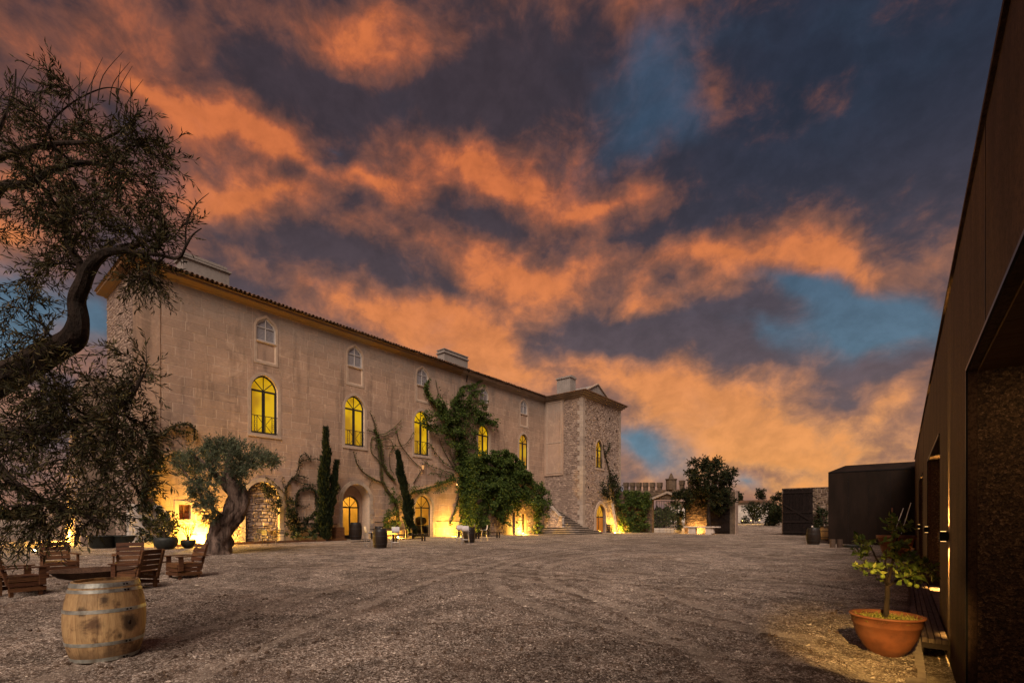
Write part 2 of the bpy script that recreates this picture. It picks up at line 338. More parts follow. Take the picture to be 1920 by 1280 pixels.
# ---------------------------------------------------------------- builders
def mesh(name, v, f, m, smooth=False):
    me = bpy.data.meshes.new(name); me.from_pydata(v if isinstance(v, list) else v.tolist(), [], f if isinstance(f, list) else f.tolist())
    if m: me.materials.append(m)
    if smooth: me.polygons.foreach_set('use_smooth', [True] * len(me.polygons))
    me.update(); return me
def link(name, me, parent=None, loc=None):
    o = bpy.data.objects.new(name, me); COL.objects.link(o)
    l = Vector(loc) if loc is not None else Vector((0, 0, 0))     # loc is a world place; children of a thing are stored relative to its base
    if parent:
        o.parent = parent
        if parent.parent is None: l = l - parent.location
    o.location = l
    return o
def tag(o, label=None, cat=None, group=None, kind=None):
    if label: o['label'] = label
    if cat: o['category'] = cat
    if group: o['group'] = group
    if kind: o['kind'] = kind
    return o
def thing(name, label, cat, loc=(0, 0, 0), rz=0, group=None):
    o = bpy.data.objects.new(name, None); COL.objects.link(o); o.location = loc; o.rotation_euler = (0, 0, rz)
    o.empty_display_size = .2
    return tag(o, label, cat, group)
def copy_thing(root, loc, rz=0, label=None, group=None, scale=None):
    r = root.copy(); COL.objects.link(r); r.location = loc; r.rotation_euler = (0, 0, rz)
    if scale: r.scale = scale
    if label: r['label'] = label
    if group: r['group'] = group
    def rec(a, b):
        for ch in list(a.children):
            c = ch.copy(); COL.objects.link(c); c.parent = b; rec(ch, c)
    rec(root, r); return r

class MB:
    def __init__(s): s.v = []; s.f = []
    def quad(s, *p):
        i = len(s.v); s.v += [tuple(q) for q in p]; s.f.append(tuple(range(i, i + len(p)))); return s
    def box(s, x0, x1, y0, y1, z0, z1, m=None, bev=0):
        i = len(s.v)
        P = [(x0, y0, z0), (x1, y0, z0), (x1, y1, z0), (x0, y1, z0), (x0, y0, z1), (x1, y0, z1), (x1, y1, z1), (x0, y1, z1)]
        if m: P = [tuple(m @ Vector(p)) for p in P]
        s.v += P
        s.f += [tuple(i + k for k in q) for q in ((0, 3, 2, 1), (4, 5, 6, 7), (0, 1, 5, 4), (1, 2, 6, 5), (2, 3, 7, 6), (3, 0, 4, 7))]
        return s
    def bar(s, a, b, w, t=None, up=(0, 0, 1)):
        a = Vector(a); b = Vector(b); d = (b - a); L = d.length
        if L < 1e-6: return s
        d /= L; u = Vector(up)
        if abs(d.dot(u)) > .95: u = Vector((1, 0, 0))
        sd = d.cross(u).normalized(); u = sd.cross(d)
        t = t or w; mtx = Matrix((sd, d, u)).transposed().to_4x4(); mtx.translation = a
        return s.box(-w / 2, w / 2, 0, L, -t / 2, t / 2, mtx)
    def tube(s, path, rad, n=6, caps=True, lump=0, seed=0):
        pts = [Vector(p) for p in path]; k = len(pts)
        if k < 2: return s
        rs = rad if hasattr(rad, '__len__') else [rad] * k
        base = len(s.v); ref = None
        for i, p in enumerate(pts):
            d = (pts[min(i + 1, k - 1)] - pts[max(i - 1, 0)]).normalized()
            if ref is None: ref = d.orthogonal().normalized()
            ref = (ref - d * ref.dot(d)); ref = ref.normalized() if ref.length > 1e-5 else d.orthogonal().normalized()
            q = d.cross(ref)
            for j in range(n):
                a = 2 * math.pi * j / n
                rr = rs[i] * (1 + (lump * math.sin(a * 3 + i * .7 + seed) + lump * .7 * math.sin(a * 5 - i * .45 + 2 * seed) if lump else 0))
                s.v.append(tuple(p + (ref * math.cos(a) + q * math.sin(a)) * rr))
        for i in range(k - 1):
            for j in range(n):
                a = base + i * n + j; b2 = base + i * n + (j + 1) % n
                s.f.append((a, b2, b2 + n, a + n))
        if caps:
            s.f.append(tuple(base + j for j in range(n))[::-1]); s.f.append(tuple(base + (k - 1) * n + j for j in range(n)))
        return s
    def lathe(s, prof, n=24, c=(0, 0, 0), a0=0, a1=2 * math.pi):
        base = len(s.v); full = abs(a1 - a0 - 2 * math.pi) < 1e-6; m = n if full else n + 1
        for r, z in prof:
            for j in range(m):
                a = a0 + (a1 - a0) * j / n
                s.v.append((c[0] + r * math.cos(a), c[1] + r * math.sin(a), c[2] + z))
        for i in range(len(prof) - 1):
            for j in range(n):
                a = base + i * m + j; b2 = base + i * m + ((j + 1) % m)
                s.f.append((a, b2, b2 + m, a + m))
        return s
    def prism(s, poly, h0, h1, axis='x'):
        # poly in the plane across axis; extruded from h0 to h1
        n = len(poly); i = len(s.v)
        def pt(p, h): return (h, p[0], p[1]) if axis == 'x' else ((p[0], h, p[1]) if axis == 'y' else (p[0], p[1], h))
        s.v += [pt(p, h0) for p in poly] + [pt(p, h1) for p in poly]
        s.f.append(tuple(i + k for k in range(n))[::-1]); s.f.append(tuple(i + n + k for k in range(n)))
        for k in range(n): s.f.append((i + k, i + (k + 1) % n, i + n + (k + 1) % n, i + n + k))
        return s
    def build(s, name, m, parent=None, smooth=False, kind=None, label=None, loc=None):
        o = link(name, mesh(name, s.v, s.f, m, smooth), parent, loc)
        if kind: o['kind'] = kind
        if label: o['label'] = label
        return o
def part_pool(): return {}

def leaf_mesh_arrays(P, Dr, Ln, Wd, curl=.15, up=None):
    """folded diamond leaves: P base points, Dr unit directions, Ln lengths, Wd widths"""
    n = len(P); rnd = NR.normal(size=(n, 3)) if up is None else up + NR.normal(size=(n, 3)) * .35
    sd = np.cross(Dr, rnd); sd /= np.linalg.norm(sd, axis=1)[:, None] + 1e-9
    nm = np.cross(sd, Dr)
    L = Ln[:, None]; W = Wd[:, None]
    a = P; b_ = P + Dr * L * .45 + sd * W * .5 + nm * W * .18; c = P + Dr * L - nm * L * curl; d = P + Dr * L * .45 - sd * W * .5 + nm * W * .18
    V = np.stack([a, b_, c, d], 1).reshape(-1, 3)
    idx = np.arange(n)[:, None] * 4
    Fc = np.concatenate([idx + np.array([[0, 1, 2]]), idx + np.array([[0, 2, 3]])], 1).reshape(-1, 3)
    return V, Fc
def fast_mesh(name, V, Fc, m):
    me = bpy.data.meshes.new(name); nv = len(V); nf = len(Fc); k = Fc.shape[1]
    me.vertices.add(nv); me.vertices.foreach_set('co', np.ascontiguousarray(V, dtype=np.float32).ravel())
    me.loops.add(nf * k); me.loops.foreach_set('vertex_index', np.ascontiguousarray(Fc, dtype=np.int32).ravel())
    me.polygons.add(nf); me.polygons.foreach_set('loop_start', np.arange(0, nf * k, k, dtype=np.int32))
    me.polygons.foreach_set('loop_total', np.full(nf, k, dtype=np.int32))
    me.update(calc_edges=True); me.materials.append(m); return me
def foliage(name, P, Dr, ln, wd, m, parent, kind=None, nparts=0, cur=.15):
    P = np.asarray(P, float); Dr = np.asarray(Dr, float); n = len(P)
    Dr = Dr / (np.linalg.norm(Dr, axis=1)[:, None] + 1e-9)
    Ln = ln * NR.uniform(.65, 1.2, n); Wd = wd * NR.uniform(.7, 1.2, n)
    if nparts:
        d = np.linalg.norm(P - np.array([0, 0, CH]), axis=1) if not hasattr(nparts, '__len__') else None
        order = np.argsort(d / Ln); sel = order[:nparts]; rest = order[nparts:]
        V, Fc = leaf_mesh_arrays(np.zeros((1, 3)), np.array([[0., 0, 1]]), np.array([1.]), np.array([wd / ln]), cur)
        variants = []
        for q in range(4):
            V, Fc = leaf_mesh_arrays(np.zeros((1, 3)), np.array([[0., 0, 1]]), np.array([1.]), np.array([wd / ln * (.8 + .15 * q)]), cur * (.5 + .4 * q))
            variants.append(fast_mesh('leaf', V, Fc, m))
        for i in sel:
            o = link('leaf', variants[i % 4], parent, P[i]); o.rotation_euler = Vector(Dr[i]).to_track_quat('Z', 'Y').to_euler()
            o.rotation_euler.rotate_axis('Z', R.uniform(0, 6.28)); o.scale = (Ln[i],) * 3
        P, Dr, Ln, Wd = P[rest], Dr[rest], Ln[rest], Wd[rest]
        if len(P) == 0: return None
    V, Fc = leaf_mesh_arrays(P, Dr, Ln, Wd, cur)
    o = link(name, fast_mesh(name, V, Fc, m), parent)
    if kind: o['kind'] = kind
    return o

# numpy value noise
def _hash(ix, iy, s): 
    h = np.sin(ix * 127.1 + iy * 311.7 + s * 74.7) * 43758.5453
    return h - np.floor(h)
def vnoise(x, y, s=0):
    ix = np.floor(x); iy = np.floor(y); fx = x - ix; fy = y - iy
    fx = fx * fx * (3 - 2 * fx); fy = fy * fy * (3 - 2 * fy)
    a = _hash(ix, iy, s); b = _hash(ix + 1, iy, s); c = _hash(ix, iy + 1, s); d = _hash(ix + 1, iy + 1, s)
    return a + (b - a) * fx + (c - a) * fy + (a - b - c + d) * fx * fy
def sstep(t): t = np.clip(t, 0, 1); return t * t * (3 - 2 * t)
def gz(x, y, detail=False):
    x = np.asarray(x, float); y = np.asarray(y, float); d = np.hypot(x, y)
    z = .3 * sstep((d - 6) / 22) + 1.0 * sstep((y - 51) / 22) * (x < 40)
    if detail:
        k = np.clip(1 - d / 34, .05, 1)
        z = z + (vnoise(x * 1.1, y * 1.1, 1) - .5) * .10 * k + (vnoise(x * 3.3, y * 3.3, 2) - .5) * .075 * k + (vnoise(x * 9, y * 9, 3) - .5) * .045 * k + (vnoise(x * 23, y * 23, 4) - .5) * .022 * k
        # shallow wheel ruts curving across the yard
        for (rad, cx, cy) in ((13.0, -12, -2), (14.6, -12, -2), (9.0, -1, 17), (10.5, -1, 17), (24, -2, -12), (25.5, -2, -12)):
            rr = np.hypot(x - cx, y - cy) - rad
            z = z - .035 * np.exp(-(rr / .16) ** 2) * k + .015 * np.exp(-((np.abs(rr) - .28) / .09) ** 2) * k
        # churned gravel mound by the barrel
        z = z + .06 * np.exp(-((x + 5.2) ** 2 + (y - .9) ** 2) / .18) * vnoise(x * 8, y * 8, 9)
        bd = np.hypot(x - BXY[0], y - BXY[1]); z = z + (.035 * np.exp(-((bd - .40) / .12) ** 2)) * (vnoise(x * 9, y * 9, 12) * 1.2)
        gz2 = (x > .13)
        z = np.where(gz2 & (y < 34) & (x < 8), -.34 + (vnoise(x * 20, y * 20, 5) - .5) * .03, z)
    return z
def _g0():
    d = ray(198, 1229); t = -CH / d[2]; return d[0] * t, d[1] * t
BXY = _g0()
def G(px, py):
    z = 0.
    for _ in range(12):
        d = ray(px, py); t = (z - CH) / d[2]; x, y = d[0] * t, d[1] * t; z = float(gz(x, y))
    return (x, y, z)

# ---------------------------------------------------------------- the ground
def gravel():
    m, n, bs = tree_of('gravel')
    pos = n.add('ShaderNodeNewGeometry').outputs['Position']
    flat = n.add('ShaderNodeVectorMath', operation='MULTIPLY', i_0=pos, i_1=(1, 1, .2)).outputs[0]
    big = n.noise(flat, .16, 6, .6, .8).outputs[0]; med = n.noise(flat, 1.1, 7, .65, .6).outputs[0]
    vo = n.add('ShaderNodeTexVoronoi', i_Vector=pos); vo.inputs['Scale'].default_value = 38
    vo2 = n.add('ShaderNodeTexVoronoi', i_Vector=pos); vo2.inputs['Scale'].default_value = 90
    k1 = n.add('ShaderNodeSeparateColor', i_0=vo.outputs['Color']).outputs[0]; k2 = n.add('ShaderNodeSeparateColor', i_0=vo2.outputs['Color']).outputs[0]
    earth = n.mix(n.smooth(big, .35, .62), (.275, .21, .158), (.36, .30, .25))
    earth = n.mix(n.smooth(med, .42, .66), earth, (.135, .088, .058))
    st = n.ramp(n.math('MULTIPLY_ADD', k2, .5, n.math('MULTIPLY', k1, .5)), [(.15, (.035, .023, .017)), (.45, (.19, .14, .105)), (.68, (.36, .30, .25)), (.88, (.78, .70, .62))])
    sep_ = n.add('ShaderNodeSeparateXYZ', i_0=pos)
    tr_n = n.noise(flat, 2.5, 6, .7).outputs[0]; TL = []; TD = []
    for (rad, cx, cy) in ((13.0, -12, -2), (14.6, -12, -2), (9.0, -1, 17), (10.5, -1, 17), (24, -2, -12), (25.5, -2, -12), (30, 18, 20), (31.6, 18, 20)):
        dd_ = n.add('ShaderNodeVectorMath', operation='DISTANCE', i_0=n.add('ShaderNodeCombineXYZ', i_0=sep_.outputs[0], i_1=sep_.outputs[1]).outputs[0], i_1=(cx, cy, 0)).outputs['Value']
        off_ = n.math('ABSOLUTE', n.math('SUBTRACT', n.math('MULTIPLY_ADD', tr_n, .25, dd_), rad + .12))
        TL.append(n.math('MULTIPLY', n.smooth(off_, .2, .08), n.smooth(tr_n, .36, .56, .15, .8)))
        TD.append(n.math('MULTIPLY', n.math('MULTIPLY', n.smooth(off_, .2, .27), n.smooth(off_, .45, .3)), n.smooth(tr_n, .38, .6, .1, .85)))
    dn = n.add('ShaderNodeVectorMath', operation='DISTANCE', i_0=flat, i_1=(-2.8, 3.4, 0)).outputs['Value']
    near_dark = n.smooth(n.math('MULTIPLY_ADD', n.noise(flat, .7, 6, .7).outputs[0], -7, dn), 4.5, -.5)
    earth = n.mix(n.math('MULTIPLY', near_dark, .8), earth, (.085, .052, .036))  # earth turned darker brown in a wide ragged patch of the near ground
    amt = n.smooth(n.noise(flat, .5, 6, .7, .4).outputs[0], .32, .6, .35, .9)
    col = n.mix(amt, earth, st)
    cl_ = n.noise(flat, 1.6, 14, .78).outputs[0]; cl2_ = n.noise(flat, 7.0, 10, .8).outputs[0]
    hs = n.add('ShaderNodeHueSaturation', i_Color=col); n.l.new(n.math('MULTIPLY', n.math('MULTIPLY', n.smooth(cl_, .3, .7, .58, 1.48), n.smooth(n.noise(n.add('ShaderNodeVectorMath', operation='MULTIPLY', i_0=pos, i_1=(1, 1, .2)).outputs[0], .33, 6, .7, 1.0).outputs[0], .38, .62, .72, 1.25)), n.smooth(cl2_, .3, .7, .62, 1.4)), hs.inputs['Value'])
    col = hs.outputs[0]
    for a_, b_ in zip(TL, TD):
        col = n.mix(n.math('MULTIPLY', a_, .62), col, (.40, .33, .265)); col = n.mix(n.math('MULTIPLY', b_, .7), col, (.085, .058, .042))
    n.l.new(col, bs.inputs['Base Color']); bs.inputs['Roughness'].default_value = .95; bs.inputs['Specular IOR Level'].default_value = .12
    h = n.math('ADD', n.math('MULTIPLY', k1, .8), n.math('ADD', n.noise(pos, 30, 8, .75).outputs[0], n.math('MULTIPLY', n.noise(pos, 5, 8, .7).outputs[0], 2.5)))
    bp = n.add('ShaderNodeBump', i_Height=h); bp.inputs['Strength'].default_value = 1.0; bp.inputs['Distance'].default_value = .055
    n.l.new(bp.outputs[0], bs.inputs['Normal']); return m
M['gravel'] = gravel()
na, nr = 720, 420
def ang_grid():
    # azimuths, finer in front of the camera
    fr = np.linspace(math.radians(-92), math.radians(12), 560, endpoint=False); bk = np.linspace(math.radians(12), math.radians(268), 160, endpoint=False)
    return np.concatenate([fr, bk])
A_ = ang_grid(); Rr = np.concatenate([[.0], np.geomspace(1.2, 60, nr - 30), np.geomspace(66, 3500, 29)])
AA, RR = np.meshgrid(A_, Rr); X_ = RR * np.sin(AA); Y_ = RR * np.cos(AA); Z_ = gz(X_, Y_, True)
V = np.stack([X_, Y_, Z_], -1).reshape(-1, 3)
ii, jj = np.meshgrid(np.arange(len(Rr) - 1), np.arange(len(A_)), indexing='ij'); j2 = (jj + 1) % len(A_)
Fc = np.stack([ii * len(A_) + jj, ii * len(A_) + j2, (ii + 1) * len(A_) + j2, (ii + 1) * len(A_) + jj], -1).reshape(-1, 4)[:, ::-1]
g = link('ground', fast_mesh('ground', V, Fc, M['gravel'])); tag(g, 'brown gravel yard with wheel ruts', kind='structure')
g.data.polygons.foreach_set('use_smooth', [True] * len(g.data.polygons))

# loose stones on the gravel
M['pebble'] = mat('pebble', (.46, .39, .33), (.13, .095, .075), 30, .9, 0, isl=.7, coord='Position')
def dep_k(x, y): return -x * S + y * C
def pebbles(n):
    dep = 2.8 * np.exp(NR.random(n) ** 1.1 * 1.9); a = NR.uniform(-1.12, .92, n)
    X = a * dep; x = X * C - dep * S; y = X * S + dep * C
    keep = (x < .05) & (vnoise(x * .9, y * .9, 11) + NR.random(n) * .8 > .55); x, y = x[keep], y[keep]; n = len(x)
    sz = NR.uniform(.003, .012, n) * (1 + (NR.random(n) > .985) * 1.6) * np.clip(dep_k(x, y) / 7, .8, 1.5); z = gz(x, y, True) + sz * .25
    base = np.array([[1, 0, 0], [0, 1, 0], [-1, 0, 0], [0, -1, 0], [0, 0, .7], [0, 0, -.7]], float)
    ff = np.array([[0, 1, 4], [1, 2, 4], [2, 3, 4], [3, 0, 4]])
    th = NR.uniform(0, 6.28, n); ct, s_ = np.cos(th), np.sin(th)
    B = base[None] * NR.uniform(.55, 1.3, (n, 6, 1)) * sz[:, None, None] * np.array([1.3, .9, .8])
    V = np.stack([B[..., 0] * ct[:, None] - B[..., 1] * s_[:, None] + x[:, None], B[..., 0] * s_[:, None] + B[..., 1] * ct[:, None] + y[:, None], B[..., 2] + z[:, None]], -1).reshape(-1, 3)
    Fc = (np.arange(n)[:, None, None] * 6 + ff[None]).reshape(-1, 3)
    return V, Fc
def clods(n):
    mb_v = []; mb_f = []
    for _ in range(n):
        dep = 3.2 * math.exp(R.random() * 1.5); X = R.uniform(-1.0, .8) * dep; x, y = X * C - dep * S, X * S + dep * C
        if x > 0: continue
        for q in range(R.randint(1, 7)):
            cx, cy = x + R.gauss(0, .06), y + R.gauss(0, .06); r_ = R.uniform(.012, .035); i = len(mb_v); z = float(gz(cx, cy, True)) + r_ * .2
            for k in range(6): a = k * 1.047; rr = r_ * R.uniform(.6, 1.2); mb_v.append((cx + rr * math.cos(a), cy + rr * math.sin(a), z - r_ * .4))
            for k in range(6): a = k * 1.047; rr = r_ * R.uniform(.3, .8); mb_v.append((cx + rr * math.cos(a), cy + rr * math.sin(a), z + r_ * R.uniform(.3, .7)))
            mb_f += [(i + k, i + (k + 1) % 6, i + 6 + (k + 1) % 6, i + 6 + k) for k in range(6)] + [tuple(i + 6 + k for k in range(6))]
    return mb_v, mb_f
M['clod'] = mat('dark_earth', (.05, .032, .022), (.10, .07, .05), 25, .95, .3, 60, coord='Position', isl=.3)
cv, cf = clods(170); tag(link('earth_clods', mesh('earth_clods', cv, cf, M['clod'])), 'dark crumbs of earth and bark lying on the gravel', 'earth', kind='stuff')
V, Fc = pebbles(130000)
tag(link('loose_gravel', fast_mesh('loose_gravel', V, Fc, M['pebble'])), 'loose gravel stones scattered over the yard', 'gravel', kind='stuff')

# ---------------------------------------------------------------- wall helpers
def arch_pts(yc, a, z0, zs, zt, n=8):
    """outline of an arched opening in (y,z), counted from bottom-left round by the right; 2n+3 arch points"""
    h = zt - zs
    if h < a: Rr_ = (a * a + h * h) / (2 * h); cz = zt - Rr_; th = math.asin(a / Rr_); arc = [(yc + Rr_ * math.sin(th - th * i / n), cz + Rr_ * math.cos(th - th * i / n)) for i in range(2 * n + 1)]
    else:
        Rr_ = (a * a + h * h) / (2 * a); th = math.asin(min(1, h / Rr_))
        rt = [(yc + a - Rr_ + Rr_ * math.cos(th * i / n), zs + Rr_ * math.sin(th * i / n)) for i in range(n + 1)]
        arc = rt + [(2 * yc - p[0], p[1]) for p in rt[-2::-1]]
    return [(yc - a, z0), (yc + a, z0)] + arc
def wall_holes(rect, holes, x, depth, axis='x', ends=None):
    """a sheet in the plane axis=x with real openings and their reveals"""
    mb = MB(); y0, y1, z0, z1 = rect
    polys = [[(y0, z0), (y1, z0), (y1, z1), (y0, z1)]] + [h if isinstance(h, list) else h for h in holes]
    P3 = [[Vector((p[0], p[1], 0)) for p in pl] for pl in polys]
    tris = tessellate_polygon(P3); flat = [p for pl in polys for p in pl]
    mk = (lambda a, b, h: (h, a, b)) if axis == 'x' else (lambda a, b, h: (a, h, b))
    mb.v += [mk(p[0], p[1], x) for p in flat]; mb.f += [tuple(t) for t in tris]
    for i, h in enumerate(holes):
        d = depth[i] if hasattr(depth, '__len__') else depth
        n = len(h)
        for k in range(n):
            a, b_ = h[k], h[(k + 1) % n]
            mb.quad(mk(*a, x), mk(*b_, x), mk(*b_, x + d), mk(*a, x + d))
    return mb
def band(mb, outer, inner, x0, x1, closed=True):
    n = len(outer)
    for k in range(n if closed else n - 1):
        a, b_, c, d = outer[k], outer[(k + 1) % n], inner[(k + 1) % n], inner[k]
        mb.quad((x1, *a), (x1, *b_), (x1, *c), (x1, *d))
        mb.quad((x0, *a), (x0, *b_), (x1, *b_), (x1, *a)); mb.quad((x0, *d), (x0, *c), (x1, *c), (x1, *d))
    return mb
def rubble(mb, fn, u0, u1, v0, v1, size, skip=None, proud=.04):
    wv = lambda a, b_: (float(vnoise(a * .9 + 3, b_ * .9 + u0, 5)) - .5) * size * 1.1 * min(1, max(0, (b_ - v0) / size), max(0, (v1 - b_) / size))
    v = v0
    while v < v1 - .02:
        h = min(size * R.uniform(.5, 1.05), v1 - v); u = u0 - R.uniform(0, size * .5)
        while u < u1:
            wd_ = size * R.uniform(.6, 1.9); a, b_ = max(u, u0), min(u + wd_, u1); u += wd_
            if b_ - a < .04 or h < .03: continue
            if skip and skip((a + b_) / 2, v + h / 2): continue
            if R.random() < .04: continue
            g_ = size * .07; j = lambda: R.uniform(-1, 1) * size * .1
            if R.random() < .3 and h > size * .6: vv0, hh_ = v + h * R.uniform(.35, .55), h * .45
            else: vv0, hh_ = v, h
            if hh_ < h:
                aa = [(a, v, vv0 - v), (a, vv0, v + h - vv0)]
            else: aa = [(a, v, h)]
            for (_, v_, h_) in aa[1:]:
                qq = [(a + g_ + j(), v_ + g_), (b_ - g_ + j(), v_ + g_), (b_ - g_ + j(), v_ + h_ - g_), (a + g_ + j(), v_ + h_ - g_)]
                qq = [(p[0], p[1] + wv(p[0], p[1])) for p in qq]; i = len(mb.v); cx, cy = sum(p[0] for p in qq) / 4, sum(p[1] for p in qq) / 4; pr = proud * R.uniform(.4, 1.3)
                mb.v += [fn(p[0], p[1], 0) for p in qq] + [fn(cx + (p[0] - cx) * .74, cy + (p[1] - cy) * .7, pr) for p in qq]
                mb.f += [(i + 4, i + 5, i + 6, i + 7)] + [(i + k, i + (k + 1) % 4, i + 4 + (k + 1) % 4, i + 4 + k) for k in range(4)]
            hq = aa[0][2]
            q = [(a + g_ + j(), v + g_ + j()), (b_ - g_ + j(), v + g_ + j()), (b_ - g_ + j(), v + hq - g_ + j()), (a + g_ + j(), v + hq - g_ + j())]
            q = [(p[0], p[1] + wv(p[0], p[1])) for p in q]
            cx, cy = sum(p[0] for p in q) / 4, sum(p[1] for p in q) / 4; pr = proud * R.uniform(.4, 1.3)
            i = len(mb.v)
            mb.v += [fn(p[0], p[1], 0) for p in q] + [fn(cx + (p[0] - cx) * .74, cy + (p[1] - cy) * .7, pr * R.uniform(.8, 1.2)) for p in q]
            mb.f += [(i + 4, i + 5, i + 6, i + 7)] + [(i + k, i + (k + 1) % 4, i + 4 + (k + 1) % 4, i + 4 + k) for k in range(4)]
        v += h
    return mb
def sub_rect(r, h):
    a0, a1, b0, b1 = r; c0, c1, d0, d1 = h
    if c0 >= a1 or c1 <= a0 or d0 >= b1 or d1 <= b0: return [r]
    out = []
    if c0 > a0: out.append((a0, c0, b0, b1))
    if c1 < a1: out.append((c1, a1, b0, b1))
    m0, m1 = max(a0, c0), min(a1, c1)
    if d0 > b0: out.append((m0, m1, b0, d0))
    if d1 < b1: out.append((m0, m1, d1, b1))
    return out

# ---------------------------------------------------------------- the manor house
FX = -30.3; FY0, FY1 = 6.75, 42.9; ZE = 14.55
house = thing('manor_house', 'long three storey plastered manor house with pointed yellow lit windows and tiled eave', 'manor house', (FX, FY0, 0))
WY = [13.25, 19.5, 25.65, 33.1, 39.2]
tall = [arch_pts(y, .8, 6.95, 9.55, 10.55) for y in WY]
UY = [13.33, 19.5, 25.7, 33.1, 39.2]
def shoulder(y, a=.58): return [(y - a, 12.6), (y + a, 12.6), (y + a, 13.45), (y + a * .8, 13.72), (y, 14.05), (y - a * .8, 13.72), (y - a, 13.45)]
upper = [shoulder(y) for y in UY]
blind = [[(y - .52, 11.42), (y + .52, 11.42), (y + .52, 12.5), (y - .52, 12.5)] for y in UY]
A1 = arch_pts(13.15, 1.02, .02, 2.95, 4.02); A2 = arch_pts(19.62, 1.1, .02, 3.1, 4.25); A3 = arch_pts(25.85, .92, .25, 2.7, 3.72)
SQ = [onx(335, 945, FX), onx(358, 945, FX), onx(358, 974, FX), onx(335, 974, FX)]
sqy0, sqy1 = SQ[0][1], SQ[1][1]; sqz1, sqz0 = SQ[0][2], SQ[3][2] + .02
sq = [(sqy0, sqz0), (sqy1, sqz0), (sqy1, sqz1), (sqy0, sqz1)]
holes = tall + upper + blind + [A1, A2, A3, sq]
depths = [-.3] * 5 + [-.16] * 5 + [-.05] * 5 + [-.35, -.95, -.5, -.35]
wall_holes((FY0, FY1, -.3, ZE), holes, FX, depths).build('facade_wall', M['joint'], house)
# rendered ashlar courses, proud of the pale joints
keep = [(y - 1.0, y + 1.0, 6.75, 10.75) for y in WY] + [(y - .8, y + .8, 11.15, 14.3) for y in UY] + \
       [(11.9, 14.4, 0, 4.35), (18.25, 21.0, 0, 4.6), (24.7, 27.0, 0, 4.05), (sqy0 - .22, sqy1 + .22, sqz0 - .2, sqz1 + .22)]
rects = []
z = .02; row = 0
while z < ZE - .3:
    h = .5 if z > .5 else .48; y = FY0 + .02 - (.55 if row % 2 else 0) + R.uniform(-.15, .15)
    while y < FY1:
        wv = R.choice((1.0, 1.1, 1.1, 1.25, .9)); r = (max(y, FY0 + .01), min(y + wv, FY1 - .01), z, min(z + h, ZE - .02)); y += wv
        if r[1] - r[0] < .1: continue
        rs = [r]
        for k in keep: rs = [q for r_ in rs for q in sub_rect(r_, k)]
        rects += [q for q in rs if q[1] - q[0] > .06 and q[3] - q[2] > .05]
    z += h; row += 1
rects.sort(key=lambda r: math.hypot(FX, (r[0] + r[1]) / 2) - 4 * (r[1] - r[0]) + .3 * abs(r[2] - 7))
slab = MB(); JT = .009
slab.v = [(0, 0, 0), (0, 1, 0), (0, 1, 1), (0, 0, 1), (1, .012, .02), (1, .988, .02), (1, .988, .98), (1, .012, .98)]
slab.f = [(4, 5, 6, 7), (0, 1, 5, 4), (1, 2, 6, 5), (2, 3, 7, 6), (3, 0, 4, 7)]
slab_me = mesh('ashlar_block', slab.v, slab.f, M['block'])
def slabloc(r): return (FX + .0005, r[0] + JT, r[2] + JT), (R.uniform(.006, .012), r[1] - r[0] - 2 * JT, r[3] - r[2] - 2 * JT)
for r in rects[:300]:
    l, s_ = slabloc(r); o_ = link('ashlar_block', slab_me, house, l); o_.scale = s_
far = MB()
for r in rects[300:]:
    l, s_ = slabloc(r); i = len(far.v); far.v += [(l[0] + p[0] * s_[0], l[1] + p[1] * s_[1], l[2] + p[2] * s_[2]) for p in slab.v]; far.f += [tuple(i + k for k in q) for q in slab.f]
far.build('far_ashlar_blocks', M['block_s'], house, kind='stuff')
MB().box(FX, FX + .05, FY0 - .0, FY0 + 1.15, 0, ZE - .01).build('corner_pilaster', M['plaster'], house)
